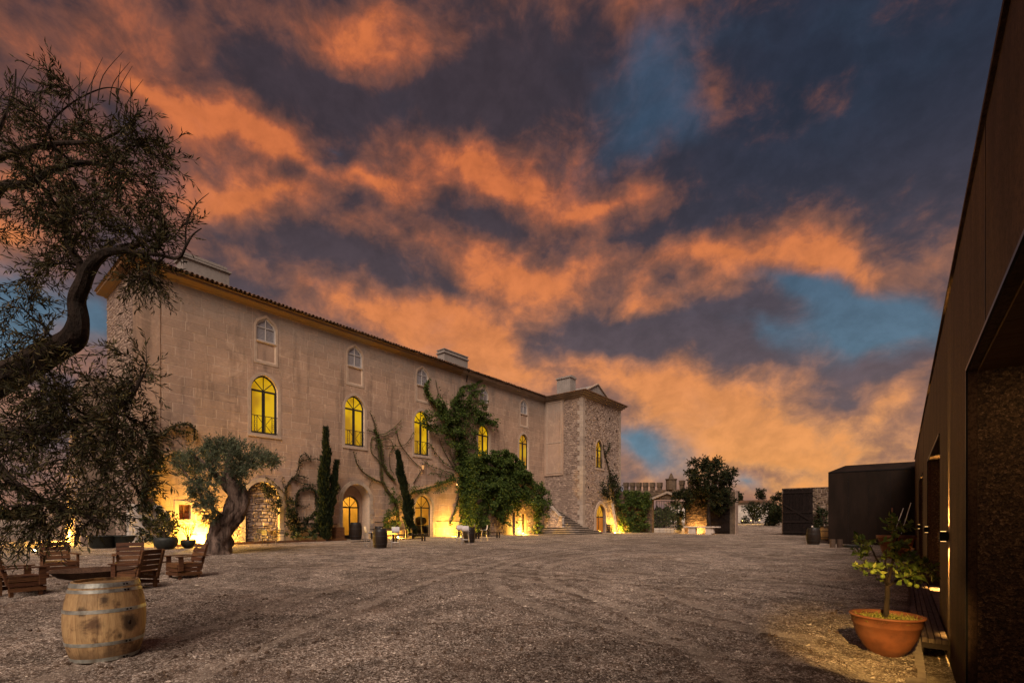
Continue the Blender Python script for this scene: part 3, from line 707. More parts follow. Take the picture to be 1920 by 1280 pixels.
# long string lines
# windows
def tall_window(y, x=FX, a=.8, z0=6.95, zs=9.55, zt=10.55, parent=None, rail=True, lit=None, surround=True, frm=None):
    parent = parent or house; lit = lit or M['lit']; frm = frm or M['iron']
    out = arch_pts(y, a, z0, zs, zt); inn = arch_pts(y, a - .075, z0 + .08, zs, zt - .09)
    xf = x - .2; f = band(MB(), out, inn, xf - .05, xf + .03)
    f.box(xf - .05, xf + .04, y - .085, y + .085, z0 + .05, zs)
    f.box(xf - .045, xf + .045, y - a + .03, y + a - .03, zs - .04, zs + .07)
    f.box(xf - .045, xf + .02, y - a + .06, y - a + .13, z0, zs); f.box(xf - .045, xf + .02, y + a - .13, y + a - .06, z0, zs)
    arc = inn[2:]; n = len(arc)
    for k in (n // 4, n // 2, 3 * n // 4): f.bar((xf, y, zs + .05), (xf, arc[k][0], arc[k][1]), .035, .05)
    wn = f.build('window', frm, parent)
    xp = xf - .03
    for s_ in (-1, 1):
        p = MB(); p.box(xp - .01, xp, *sorted((y + s_ * .085, y + s_ * (a - .1))), z0 + .06, zs - .03); p.build('pane', lit, wn)
    q = n // 4
    for k in range(4):
        seg = arc[k * q:(k + 1) * q + 1] if k < 3 else arc[3 * q:]
        MB().prism([(y, zs + .06)] + seg, xp - .01, xp).build('pane', lit, wn)
    MB().prism(arch_pts(y, a + .3, z0 - .3, zs, zt + .3), xp - .35, xp - .3).build('dim_room_back', lit if False else M['darkwood'], wn)
    if rail:
        r = MB(); xr = x - .02; zt_ = z0 + 1.1
        r.box(xr - .02, xr + .02, y - a + .01, y + a - .01, zt_ - .04, zt_); r.box(xr - .02, xr + .02, y - a + .01, y + a - .01, z0 + .06, z0 + .1)
        for yy in (-a + .2, -a + .36, a - .36, a - .2, -.06, .06): r.bar((xr, y + yy, z0 + .08), (xr, y + yy, zt_ - .02), .022)
        for s_ in (-1, 1):
            r.bar((xr, y + s_ * .06, z0 + .55), (xr, y + s_ * (a - .36), zt_ - .03), .025); r.bar((xr, y + s_ * .06, z0 + .55), (xr, y + s_ * (a - .36), z0 + .09), .025)
            for k in range(4):
                zz = z0 + .2 + k * .25
                r.tube([(xr, y + s_ * (a - .28) + .07 * math.cos(t), zz + .09 * math.sin(t)) for t in [i * math.pi / 4 for i in range(9)]], .01, 4, False)
        r.build('railing', M['iron'], wn)
    if surround:
        o2 = arch_pts(y, a + .17, z0 - .14, zs, zt + .2); band(MB(), o2, out, x - .02, x + .03).build('surround', M['trim'], wn)
        MB().box(x, x + .07, y - a - .2, y + a + .2, z0 - .22, z0 - .1).build('sill', M['trim'], wn)
    return wn
for k, (y0_, y1_, z0_, z1_) in enumerate(keep[:13]):
    if k < 5: hole = arch_pts(WY[k], .95, 6.83, 9.55, 10.72)
    elif k < 10: y_ = UY[k - 5]; hole = [(y_ - .7, 11.25), (y_ + .7, 11.25), (y_ + .7, 13.5), (y_ + .56, 13.85), (y_, 14.2), (y_ - .56, 13.85), (y_ - .7, 13.5)]
    else: a_ = (A1, A2, A3)[k - 10]; c_y = (a_[0][0] + a_[1][0]) / 2; hole = arch_pts(c_y, (a_[1][0] - a_[0][0]) / 2 + .1, .03, a_[2][1], a_[10][1] + .1)
    wall_holes((y0_ + .01, y1_ - .01, z0_ + .01, z1_ - .01), [hole], FX + .009, -.008).build('rendered_surround', M['block'], house)
for y in WY[:3]: tall_window(y)
tall_window(WY[3], rail=False, lit=M['lit']); tall_window(WY[4], rail=False, lit=M['lit2'])
for y in UY:
    out = shoulder(y); inn = [(y + (p[0] - y) * .88, 13.2 + (p[1] - 13.2) * .88) for p in out]
    xf = FX - .07
    f = band(MB(), out, inn, xf - .04, xf + .03)
    f.box(xf - .03, xf + .02, y - .03, y + .03, 12.62, 14.0); f.box(xf - .03, xf + .025, y - .56, y + .56, 13.42, 13.47)
    wn = f.build('window', M['greyframe'], house)
    for s_ in (-1, 1):
        MB().box(xf - .05, xf - .03, *sorted((y + s_ * .02, y + s_ * .54)), 12.65, 13.44).build('shutter_panel', M['pane_grey'], wn)
        MB().prism([(y + s_ * .02, 13.47), (y + s_ * .54, 13.47), (y + s_ * .46, 13.68), (y + s_ * .02, 13.98)], xf - .05, xf - .03).build('shutter_panel', M['pane_grey'], wn)
        sl = MB()
        for k in range(9): sl.box(xf - .032, xf - .018, *sorted((y + s_ * .04, y + s_ * .5)), 12.7 + k * .08, 12.725 + k * .08)
        sl.build('louvre', M['shutter'], wn, kind='stuff')
    so = [(y - .72, 11.2), (y + .72, 11.2), (y + .72, 13.5), (y + .58, 13.85), (y, 14.25), (y - .58, 13.85), (y - .72, 13.5)]
    si = [(y - .6, 11.35), (y + .6, 11.35)] + [(y + (p[0] - y) * 1.03, p[1] + .02) for p in shoulder(y)[2:]]
    band(MB(), so, si, FX - .02, FX + .03).build('surround', M['trim'], wn)
    MB().box(FX - .04, FX - .03, y - .55, y + .55, 11.4, 12.5).build('blind_panel', M['plaster'], wn)
    MB().box(FX - .03, FX + .05, y - .62, y + .62, 12.52, 12.6).build('sill', M['trim'], wn)
# ground floor: ring of stones round each arch
def ring(outl, a_out, x, th=.05, name='arch_stone'):
    n = len(outl)
    cy = (outl[0][0] + outl[1][0]) / 2; zs = outl[2][1]
    pts = outl[1:]
    for k in range(2, len(pts) - 1, 2):
        p, q = pts[k - 1], pts[min(k + 1, len(pts) - 1)]
        def push(p_):
            d = Vector((p_[0] - cy, p_[1] - zs)); L = d.length or 1; return (p_[0] + d.x / L * a_out, p_[1] + d.y / L * a_out)
        po, qo = push(p), push(q); m_ = pts[k]; mo = push(m_)
        sh = .985; MB().prism([p, m_, q, qo, mo, po], x - .02, x + th * R.uniform(.7, 1.2)).build(name, M['quoin'], house)
    for s_, yy in ((1, outl[1][0]), (-1, outl[0][0])):
        zz = outl[0][1]
        while zz < zs - .12:
            h = min(R.uniform(.32, .5), zs - zz); wdt = a_out * R.uniform(.85, 1.2)
            MB().box(x - .02, x + th * R.uniform(.6, 1.2), *sorted((yy, yy + s_ * wdt)), zz + .008, zz + h - .008).build(name, M['quoin'], house); zz += h
ring(A1, .24, FX); ring(A2, .26, FX, .06); ring(A3, .2, FX)
# arch one: filled with rubble
ins = lambda u, v: not (abs(u - 13.15) < 1.0 and (v < 2.95 or (u - 13.15) ** 2 + (v - 2.95) ** 2 < 1.02))
MB().prism(A1, FX - .42, FX - .35).build('infill_backing', M['mortar'], house)
rubble(MB(), lambda u, v, h: (FX - .345 + h, u, v), 12.15, 14.15, .1, 4.0, .23, ins, .09).build('infill_rubble', M['stone_pale'], house, kind='stuff')
# rubble patch beside it, where the render has come away
rubble(MB(), lambda u, v, h: (FX + .012 + h, u, v), 10.6, 12.0, .25, 3.3, .22, lambda u, v: v > 2.0 + (u - 10.6) * .9 + R.uniform(-.3, .3) or (u < 11 and R.random() < .4), .05).build('exposed_rubble', M['stone_pale'], house, kind='stuff')
cbl = MB().tube([(FX + .03, y_, 1.45 + .03 * math.sin(y_ * 1.3)) for y_ in np.linspace(15.2, 18.1, 12)], .018, 5).build('wall_cable', M['iron'], house)
MB().tube([(FX + .03, y_, 1.55 + .02 * math.sin(y_ * 1.1)) for y_ in np.linspace(21.1, 24.6, 14)], .018, 5).build('wall_cable', M['iron'], house)
MB().tube([(FX + .03, y_, 1.6) for y_ in np.linspace(27.2, 33.0, 14)], .018, 5).build('wall_cable', M['iron'], house)
for k, (px_, py_, lab) in enumerate(((793, 876, 'small hanging wall lantern above and left of the second glazed door'), (858, 910, 'small wall lantern half hidden in the big climber'))):
    q_ = onx(px_, py_, FX + .3); t = thing('wall_lantern', lab, 'lantern', (FX, q_[1], q_[2]))
    MB().tube([(FX + .01, q_[1], q_[2] + .35), (FX + .2, q_[1], q_[2] + .42), (FX + .3, q_[1], q_[2] + .3)], .018, 5).build('bracket', M['iron'], t)
    MB().lathe([(.13, .2), (.05, .3), (0, .32)], 6, q_).build('hood', M['iron'], t); MB().lathe([(.0, -.14), (.07, -.14), (.11, .18), (0, .19)], 6, q_).build('lantern_glass', emis('dim_lantern', (1, .45, .15), .8 if k == 0 else 3), t)
# small square window and plaque
wq = band(MB(), sq, [(sqy0 + .07, sqz0 + .07), (sqy1 - .07, sqz0 + .07), (sqy1 - .07, sqz1 - .07), (sqy0 + .07, sqz1 - .07)], FX - .3, FX - .2)
ym, zm = (sqy0 + sqy1) / 2, (sqz0 + sqz1) / 2
wq.box(FX - .28, FX - .2, ym - .03, ym + .03, sqz0, sqz1)
wq = wq.build('small_window', M['wood'], house)
for s_ in (-1, 1):
    for t_ in (-1, 1): MB().box(FX - .27, FX - .26, *sorted((ym + s_ * .03, ym + s_ * (sqy1 - ym - .05))), *sorted((zm + t_ * .02, zm + t_ * (sqz1 - zm - .05)))).build('pane', emis('dim_orange_pane', srgb(170, 60, 15), .35), wq)
band(MB(), [(sqy0 - .2, sqz0 - .18), (sqy1 + .2, sqz0 - .18), (sqy1 + .2, sqz1 + .2), (sqy0 - .2, sqz1 + .2)], sq, FX - .02, FX + .035).build('surround', M['trim'], wq)
sg = onx(373, 957, FX + .06)
pl = MB(); pl.prism([(sg[1] - .3, sg[2] - .1), (sg[1] + .26, sg[2] - .16), (sg[1] + .34, sg[2] + .02), (sg[1] + .1, sg[2] + .16), (sg[1] - .24, sg[2] + .12)], FX + .03, FX + .09)
tag(pl.build('wall_plaque', M['trim']), 'small carved plaque on the lit wall right of the little square window', 'plaque')
for k in range(3): MB().box(FX + .09, FX + .1, sg[1] - .22, sg[1] + .22 - k * .05, sg[2] - .09 + k * .07, sg[2] - .065 + k * .07).build('carved_line', M['darkwood'], bpy.data.objects['wall_plaque'])
# niche two: plastered back wall with an arched glazed door, cellar behind
def glazed_door(yc, a, z0, zs, zt, x, parent, panes=True):
    out = arch_pts(yc, a, z0, zs, zt); inn = arch_pts(yc, a - .07, z0 + .08, zs, zt - .07)
    f = band(MB(), out, inn, x - .06, x); f.box(x - .06, x, yc - .05, yc + .05, z0, zs); f.box(x - .06, x + .01, yc - a, yc + a, zs - .05, zs + .05)
    arc = inn[2:]; n = len(arc)
    for k in (n // 4, n // 2, 3 * n // 4): f.bar((x - .03, yc, zs), (x - .03, arc[k][0], arc[k][1]), .035)
    return f.build('glazed_door', M['iron'], parent)
d2c = onx(658, 965, FX - .95)[1]; d2a = (onx(675, 965, FX - .95)[1] - onx(641, 965, FX - .95)[1]) / 2
D2 = arch_pts(d2c, d2a, .1, 2.6, 3.45)
wall_holes((18.3, 21.4, 0, 4.6), [D2], FX - .95, -.25).build('niche_back_wall', M['plaster'], house)
glazed_door(d2c, d2a, .1, 2.6, 3.45, FX - 1.1, house)
glazed_door(25.85, .9, .3, 2.68, 3.7, FX - .3, house)
room = MB()
for (a_, b_, xx, zt_) in ((17.6, 23.6, FX - 1.2, 4.0), (24.2, 30.5, FX - .5, 4.2)):
    room.quad((xx - 3.6, a_, 0.28), (xx - 3.6, b_, .28), (xx - 3.6, b_, zt_), (xx - 3.6, a_, zt_))
    room.quad((xx, a_, .28), (xx, b_, .28), (xx - 3.6, b_, .28), (xx - 3.6, a_, .28)); room.quad((xx, a_, zt_), (xx, b_, zt_), (xx - 3.6, b_, zt_), (xx - 3.6, a_, zt_))
    room.quad((xx, a_, .28), (xx - 3.6, a_, .28), (xx - 3.6, a_, zt_), (xx, a_, zt_)); room.quad((xx, b_, .28), (xx - 3.6, b_, .28), (xx - 3.6, b_, zt_), (xx, b_, zt_))
room.build('cellar_walls', mat('cellar_lamp_tint', (.62, .40, .12), (.48, .3, .08), 1.2, .9, .2, coord='Position'), house)  # yellow of the lamplight put into the wall colour
def point(name, loc, e, col=(1, .62, .2), r=.08):
    l = bpy.data.lights.new(name, 'POINT'); l.energy = e; l.color = col; l.shadow_soft_size = r
    o_ = bpy.data.objects.new(name, l); COL.objects.link(o_); o_.location = loc; return o_
def spot(name, loc, dr, e, ang=100, col=(1, .6, .18), r=.05, blend=.6):
    l = bpy.data.lights.new(name, 'SPOT'); l.energy = e; l.color = col; l.shadow_soft_size = r; l.spot_size = math.radians(ang); l.spot_blend = blend
    o_ = bpy.data.objects.new(name, l); COL.objects.link(o_); o_.location = loc; o_.rotation_euler = Vector(dr).to_track_quat('-Z', 'Y').to_euler(); return o_
point('cellar_light', (FX - 2.6, 21.6, 3.6), 260, (1, .72, .22), .15)
point('cellar_light', (FX - 1.9, 27.2, 3.8), 300, (1, .72, .22), .15)
# end wall, back and roof body
XB = -35.6
ew = MB(); ew.box(XB, FX - .35, FY0, FY0 + .3, -.3, ZE); ew.box(XB, XB + .3, FY0 + .3, FY1, 0, ZE); ew.build('end_wall', M['mortar'], house)
rubble(MB(), lambda u, v, h: (u, FY0 - .001 - h, v), XB, FX - .02, 0, ZE, .22, None, .03).build('end_wall_rubble', M['stone'], house, kind='stuff')
MB().quad((FX - .3, FY0 + .3, ZE), (FX - .3, FY1, ZE), (XB, FY1, ZE), (XB, FY0 + .3, ZE)).build('attic_floor', M['mortar'], house)
# cornice: runs along the front and returns at the end
cp = [(0, 14.44), (.08, 14.45), (.13, 14.53), (.36, 14.62), (.42, 14.66), (.42, 14.8), (.5, 14.84), (0, 14.84)]
def cornice(name, ymid0, ymid1, m, first):
    mb = MB(); n = len(cp)
    ys = [ymid0, ymid1]
    rings = [[(FX + p[0], (ymid0 - p[0]) if first else ymid0, p[1]) for p in cp], [(FX + p[0], ymid1, p[1]) for p in cp]]
    if first: rings = [[(XB - p[0], FY0 - p[0], p[1]) for p in cp]] + rings
    for a_, b_ in zip(rings, rings[1:]):
        for k in range(n): mb.quad(a_[k], a_[(k + 1) % n], b_[(k + 1) % n], b_[k])
    for rg in (rings[0], rings[-1]): mb.quad(*rg)
    mb.build(name, m, house)
cornice('cornice', FY0, 30.0, M['ochre'], True); cornice('cornice', 30.0, FY1, M['pale_cornice'], False)
tiles = MB(); ty = FY0 - .5
sl = .28
while ty < FY1 + .3:
    r_ = .095 + R.uniform(-.008, .008); x1_ = FX + .62 + R.uniform(-.03, .03); z1_ = 14.93 + R.uniform(-.012, .012)
    for k in range(2):
        xa = x1_ - k * .42; za = z1_ + k * .42 * sl + k * .02
        i = len(tiles.v)
        for xx, zz in ((xa, za), (xa - .5, za + .5 * sl)):
            for j in range(6):
                a = math.pi * j / 5; tiles.v.append((xx, ty + r_ * math.cos(a), zz + r_ * math.sin(a) * 1.05))
            for j in range(6):
                a = math.pi * (5 - j) / 5; tiles.v.append((xx, ty + (r_ - .018) * math.cos(a), zz + (r_ - .018) * math.sin(a) * 1.05))
        for j in range(12): tiles.f.append((i + j, i + (j + 1) % 12, i + 12 + (j + 1) % 12, i + 12 + j))
        tiles.f.append(tuple(i + j for j in range(12)))
    tiles.quad((x1_ + .02, ty + .02, z1_ - .03), (x1_ + .02, ty + .25, z1_ - .03), (x1_ - 1.0, ty + .25, z1_ - .03 + sl), (x1_ - 1.0, ty + .02, z1_ - .03 + sl))
    tiles.box(x1_ - .12, x1_ - .02, ty + .09, ty + .16, z1_ - .06, z1_ - .02)
    ty += .245
tiles.build('eave_tiles', M['tile'], house, kind='stuff')
rf = MB(); e0 = FX + .5; zr = 14.86; xm = (FX + XB) / 2; zrg = 14.86 + (e0 - xm) * sl
rf.quad((e0, FY0 - .5, zr), (e0, FY1, zr), (xm, FY1, zrg), (xm, FY0 + 2.6, zrg)); rf.quad((e0, FY0 - .5, zr), (xm, FY0 + 2.6, zrg), (XB - .5, FY0 - .5, zr))
rf.quad((XB - .5, FY0 - .5, zr), (xm, FY0 + 2.6, zrg), (xm, FY1, zrg), (XB - .5, FY1, zr)); rf.quad((e0, FY0 - .5, zr - .02), (e0, FY1, zr - .02), (XB - .5, FY1, zr - .02), (XB - .5, FY0 - .5, zr - .02))
rf.build('roof', M['tile'], house)
gu = MB(); gu.tube([(FX + .56, 30.4, 14.86), (FX + .56, 30.6, 14.9), (FX + .2, 30.7, 14.6), (FX + .1, 30.7, 14.0)], .05, 6); gu.build('rain_spout', M['steel'], house)
# chimneys
def chimney(px0, px1, py0, py1, xf, dx, label=None, cap=.3, slots=True):
    a_ = onx(px0, py1, xf); b_ = onx(px1, py1, xf); t_ = onx(px0, py0, xf)[2]
    y0, y1 = a_[1], b_[1]; z0 = 14.9
    ch = MB().box(xf - dx, xf, y0, y1, z0, t_ - cap).build('chimney', M['mort2'], house)
    MB().box(xf - dx - .09, xf + .09, y0 - .09, y1 + .09, t_ - cap, t_ - cap + .1).build('chimney_cap', M['mort2'], ch)
    tp = MB()
    if slots:
        tp.box(xf - dx + .05, xf - .05, y0 + .1, y1 - .1, t_ - .14, t_)
        k = y0 + .12
        while k < y1 - .12: tp.box(xf - dx + .07, xf - .07, k, k + .1, t_ - cap + .1, t_ - .14); k += .55
    else: tp.box(xf - dx, xf, y0, y1, t_ - cap + .1, t_); tp.box(xf - dx - .06, xf + .06, y0 - .06, y1 + .06, t_, t_ + .07)
    tp.build('chimney_crown', M['mort2'], ch)
M['mort2'] = plaster_mat('chimney_render', (.33, .30, .28), (.22, .2, .19), (.36, .32, .28))
chimney(343, 430, 470, 530, FX - .6, 1.1, cap=.34)
chimney(833, 877, 654, 690, FX - 1.1, .9, cap=.3, slots=False)

# battered buttress at the end wall
bt = thing('buttress', 'sloping rubble buttress at the left end of the manor house, lit yellow along its edge', 'buttress', (-35, 6, 0))
bz = [(-36.3, 9.2), (-37.2, 8.6), (-38.2, 4.5), (-39.2, 0)]
b_ = MB(); prof = [(XB + 2.0, 0), (XB + 2.0, 9.4), (XB - .3, 9.2), (-36.3, 8.4), (-37.4, 4.4), (-38.4, 0)]
b_.prism([(p[0], p[1]) for p in prof], 5.35, 6.7, 'y'); b_.build('buttress_core', M['mortar'], bt)
def in_prof(u, v):
    xl = np.interp(v, [0, 4.4, 8.4, 9.3], [-38.4, -37.4, -36.3, -35.0]); return u > xl + .1
rubble(MB(), lambda u, v, h: (u, 5.349 - h, v), -38.4, XB + 2.0, 0, 9.3, .36, lambda u, v: not in_prof(u, v), .08).build('buttress_rubble', M['stone'], bt, kind='stuff')
cw = thing('courtyard_wall', 'low rubble wall behind the big tree, lit yellow, left of the buttress', 'wall', (-40, 7, 0))
MB().box(-62, -38.3, 6.9, 7.4, 0, 3.6).build('wall_core', M['mortar'], cw)
rubble(MB(), lambda u, v, h: (u, 6.899 - h, v), -62, -38.3, 0, 3.6, .36, None, .06).build('wall_rubble', M['stone'], cw, kind='stuff')
# whitewashed low plinths between the plants
tag(MB().prism([(onx(240, 945, FX + .3)[1], .1), (onx(318, 945, FX + .3)[1], .1), (onx(318, 962, FX + .3)[1], 1.9), (onx(300, 938, FX + .3)[1], 2.45), (onx(240, 936, FX + .3)[1], 2.5)], FX + .01, FX + .5).build('whitewashed_lean_to', M['white']),
    'whitewashed low plinth with sloping top under the climber at the house corner', 'plinth')

# ---------------------------------------------------------------- tower
TX, TY0, TY1 = -25.5, 42.9, 51.4
tower = thing('rubble_tower', 'square rubble stone tower with tiled roof at the far end of the manor house', 'tower', (TX, TY0, 0))
c_ = onx(1123.5, 850, TX)[1]; wa = (onx(1130, 850, TX)[1] - onx(1117, 850, TX)[1]) / 2
zt_, zb_ = onx(1123, 824, TX)[2], onx(1123, 877, TX)[2]
dc = onx(1126, 960, TX)[1]; da = (onx(1135, 960, TX)[1] - onx(1117, 960, TX)[1]) / 2; dt = onx(1126, 944, TX)[2]
TW = arch_pts(c_, wa, zb_, zt_ - wa * 1.5, zt_); TD = arch_pts(dc, da, .1, dt - da * 1.35, dt)
wall_holes((TY0, TY1, -.2, ZE), [TW, TD], TX, [-.35, -.45]).build('front_wall', M['mortar'], tower)
body = MB(); body.box(-36, TX - .5, TY0 + .35, TY1, 0, ZE); body.box(-36, TX - .01, TY1, TY1 + .02, 0, ZE)
body.quad((FX - 3, TY0, -.2), (TX, TY0, -.2), (TX, TY0, ZE), (FX - 3, TY0, ZE)); body.build('tower_core', M['mortar'], tower)
def ins_t(u, v): return (abs(u - c_) < wa + .12 and zb_ - .1 < v < zt_ + .1) or (abs(u - dc) < da + .25 and v < dt + .2) or u < TY0 + .5 or (R.random() < .012)
rubble(MB(), lambda u, v, h: (TX + .001 + h, u, v), TY0, TY1 - .12, 0, ZE, .2, ins_t, .035).build('front_rubble', M['stone_pale'], tower, kind='stuff')
xs = onx(1057, 900, 0)  # unused guard
def on_y(px, py): return ony(px, py, TY0)
XPL = on_y(1057, 700)[0]; ZPL = on_y(1030, 892)[2]
rubble(MB(), lambda u, v, h: (u, TY0 - .001 - h, v), FX + .02, TX - .45, 0, ZE, .21, lambda u, v: (u < XPL and v > ZPL) or R.random() < .012, .03).build('side_rubble', M['stone'], tower, kind='stuff')
ps = MB(); ps.box(FX + .03, XPL, TY0 - .1, TY0 - .001, ZPL, ZE - .05); ps.build('plaster_strip', M['plaster'], tower)
zf = on_y(1030, 832)[2]
fr = MB(); z_a = ZPL + .25
for (a_, b2, c2_, d2_) in ((FX + .35, FX + .43, z_a, ZE - .2), (XPL - .3, XPL - .22, z_a, ZE - .2)): fr.box(a_, b2, TY0 - .125, TY0 - .1, c2_, d2_)
for zz in (z_a, zf, ZE - .3): fr.box(FX + .3, XPL - .18, TY0 - .13, TY0 - .1, zz, zz + .08)
fr.build('panel_moulding', M['trim'], tower)
zz = 0; k = 0
while zz < ZE - .1:
    h = min(R.uniform(.38, .55), ZE - zz); l1, l2 = (.62, .38) if k % 2 else (.38, .62)
    MB().box(TX - l1, TX + .05, TY0 - .05, TY0 + l2, zz + .006, zz + h - .006).build('quoin', M['quoin'], tower); zz += h; k += 1
zz = 0
while zz < ZE - .1:
    h = min(R.uniform(.4, .6), ZE - zz); MB().box(TX - .3, TX + .04, TY1 - R.choice((.3, .5)), TY1 + .04, zz + .006, zz + h - .006).build('quoin', M['quoin'], tower); zz += h
# putlog holes
hl = MB()
for py_, pz_ in ((1.7, 9.6), (1.7, 8.1), (3.0, 8.6), (6.9, 7.9), (1.0, 5.0), (2.8, 12.4), (5.6, 12.9), (7.4, 11.8), (1.9, 3.3)): hl.box(TX + .03, TX + .075, TY0 + py_, TY0 + py_ + .17, pz_, pz_ + .2)
hl.build('putlog_hole', M['soil'], tower, kind='stuff')
tall_window(c_, TX, wa, zb_, zt_ - wa * 1.5, zt_, tower, True, M['lit2'], True)
dw = glazed_door(dc, da, .1, dt - da * 1.35, dt, TX - .25, tower)
for s_ in (-1, 1): MB().box(TX - .3, TX - .27, *sorted((dc + s_ * .05, dc + s_ * (da - .05))), .2, dt - da * 1.4).build('pane', emis('amber_glass', srgb(200, 110, 20), .7), dw)
MB().prism(arch_pts(dc, da - .08, dt - da * 1.3, dt - da * 1.3 + .02, dt - .1)[2:], TX - .3, TX - .28).build('pane', emis('amber_glass_top', srgb(220, 150, 30), .9), dw)
po = arch_pts(dc, da + .32, .1, dt - da * 1.35, dt + .35); band(MB(), po, TD, TX - .02, TX + .1).build('door_surround', M['trim'], tower)
rb_ = MB()
EO = .55
for (o1, za, zb2) in ((.18, 14.42, 14.6), (.38, 14.6, 14.76), (EO, 14.76, 14.88)):
    rb_.box(-36, TX + o1, TY0 - o1, TY1 + o1, za, zb2)
rb_.build('cornice', M['pale_cornice'], tower)
rt = MB(); e = EO + .12; zc = 14.88; pk = (-30.5, (TY0 + TY1) / 2, 14.88 + 1.35)
cs = [(TX + e, TY0 - e, zc), (TX + e, TY1 + e, zc), (-36, TY1 + e, zc), (-36, TY0 - e, zc)]
for k in range(4): rt.quad(cs[k], cs[(k + 1) % 4], pk)
rt.box(-36, TX + e, TY0 - e, TY1 + e, zc, zc + .07); rt.build('roof', M['tile'], tower)
g0 = onx(1088, 735, TX - .6); g1 = onx(1147, 748, TX - .6); gp = onx(1119, 722, TX - .6)
gb = MB().prism([(g0[1], 14.96), (g1[1], 14.96), (gp[1], gp[2] + .05)], TX - 3.2, TX - .55).build('gable', M['mort2'], tower)
gs = MB()
for q in (g0, g1): gs.bar((TX - .5, q[1], 14.98), (TX - .5, gp[1], gp[2] + .12), .2, .1)
gs.build('gable_coping', M['trim'], gb)
a_ = onx(1022, 740, FX - .6); b2 = onx(1053, 740, FX - .6); zt2 = onx(1050, 704, FX - .6)[2]
tc_ = MB().box(FX + 1.2, FX + 2.9, TY0 + .6, TY0 + 1.7, 14.9, 14.9 + 1.95).build('chimney', M['mort2'], tower)
MB().box(FX + 1.1, FX + 3.0, TY0 + .5, TY0 + 1.8, 16.85, 17.0).build('chimney_cap', M['mort2'], tc_)
bsn = MB()
for k in range(5): bsn.box(FX + 1.3 + k * .36, FX + 1.5 + k * .36, TY0 + .7, TY0 + 1.6, 17.0, 17.12)
bsn.build('chimney_crown', M['mort2'], tc_)

# ---------------------------------------------------------------- terrace and stair
XT = -28.5
ter = thing('terrace', 'rubble terrace block with two small lit doorways under the ivy mound', 'terrace', (XT, 36, 0))
tyl = onx(893, 900, XT)[1]; tyr = onx(992, 900, XT)[1]; tyr2 = onx(1018, 900, XT)[1]
dA = [onx(950, 960, XT), onx(966, 960, XT)]; dB = [onx(979, 965, XT), onx(986, 965, XT)]
ztd = onx(958, 960, XT)[2]; ztd2 = onx(982, 963, XT)[2]
print('terrace', tyl, tyr, tyr2, dA, dB, ztd)
h1 = [(dA[0][1], .1), (dA[1][1], .1), (dA[1][1], ztd), (dA[0][1], ztd)]; h2 = [(dB[0][1], .1), (dB[1][1], .1), (dB[1][1], ztd2), (dB[0][1], ztd2)]
wall_holes((tyl, tyr2, -.2, 4.6), [h1, h2], XT, -.4).build('terrace_wall', M['plaster'], ter)
tb = MB(); tb.prism([(tyl, 4.6), (tyr2, 4.6), (tyr + .3, 5.6), (tyr - 1.6, 6.75), (tyl, 6.85)], FX + .02, XT)
tb.box(FX + .02, XT - .01, tyl, tyl + .3, 0, 4.6); tb.box(FX + .02, XT - .01, tyr2 - .3, tyr2, 0, 4.6); tb.build('terrace_body', M['mortar'], ter)
rubble(MB(), lambda u, v, h: (XT + .001 + h, u, v), tyl, tyr2, .1, 4.5, .26, lambda u, v: (h1[0][0] - .25 < u < h1[1][0] + .2 and v < ztd + .25) or (h2[0][0] - .2 < u < h2[1][0] + .25 and v < ztd2 + .25) or R.random() < .1, .05).build('terrace_rubble', M['stone_pale'], ter, kind='stuff')
MB().box(XT - .12, XT - .06, h1[0][0] + .02, h1[1][0] - .35, .12, ztd - .02).build('door', M['trim'], ter)
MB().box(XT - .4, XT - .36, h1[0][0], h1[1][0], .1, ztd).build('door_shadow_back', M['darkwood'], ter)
MB().box(XT - .3, XT - .24, h2[0][0], h2[1][0], .1, ztd2).build('door', M['darkwood'], ter)
# stair: low wide steps, then a flight along the tower wall
st = thing('stone_stair', 'stone stair with wide curved lower steps climbing beside the tower', 'stairs', (-26.5, 42, .3))
sy0 = tyr2 + .1
def step(x0, x1, y0, y1, z0, z1, rnd=0):
    if rnd:
        pts = [(x0, y0), (x1 - rnd, y0)] + [(x1 - rnd + rnd * math.sin(t), y0 + rnd - rnd * math.cos(t)) for t in (.4, .8, 1.2, 1.5708)] + [(x1, y1), (x0, y1)]
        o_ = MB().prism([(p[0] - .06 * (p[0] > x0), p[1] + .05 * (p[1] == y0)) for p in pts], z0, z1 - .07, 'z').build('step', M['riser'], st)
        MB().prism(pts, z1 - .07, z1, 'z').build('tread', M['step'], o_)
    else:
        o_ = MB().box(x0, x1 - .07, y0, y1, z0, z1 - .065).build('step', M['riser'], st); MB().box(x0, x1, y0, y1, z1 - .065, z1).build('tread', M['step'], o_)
zz = .28
for k in range(4):
    x1_ = TX + 1.5 - k * .36
    step(FX + .3, x1_, sy0 - .9 + k * .3, (44.4 - k * .3) if x1_ > TX + .12 else TY0 - .12, zz if k == 0 else zz, zz + .17, 1.1); zz += .172
x1_ = TX + .08
for k in range(13):
    step(FX + .1, x1_ - .002, sy0 + .3, TY0 - .11, zz, zz + .165); x1_ -= .30; zz += .167
py0_ = sy0 - .02
pp = [(-27.0, .9), (-26.2, .9), (-26.2, 1.95), (-26.6, 2.05), (-29.2, 4.45), (-29.2, .9)]
MB().prism(pp, sy0 - .08, sy0 + .29, 'y').build('parapet', M['mortar'], st)
def in_pp(u, v): return v < 1.9 + max(0, (-26.6 - u)) * .93
rubble(MB(), lambda u, v, h: (u, sy0 - .081 - h, v), -29.2, -26.22, .9, 4.4, .24, lambda u, v: not in_pp(u, v + .1), .04).build('parapet_rubble', M['stone_pale'], st, kind='stuff')
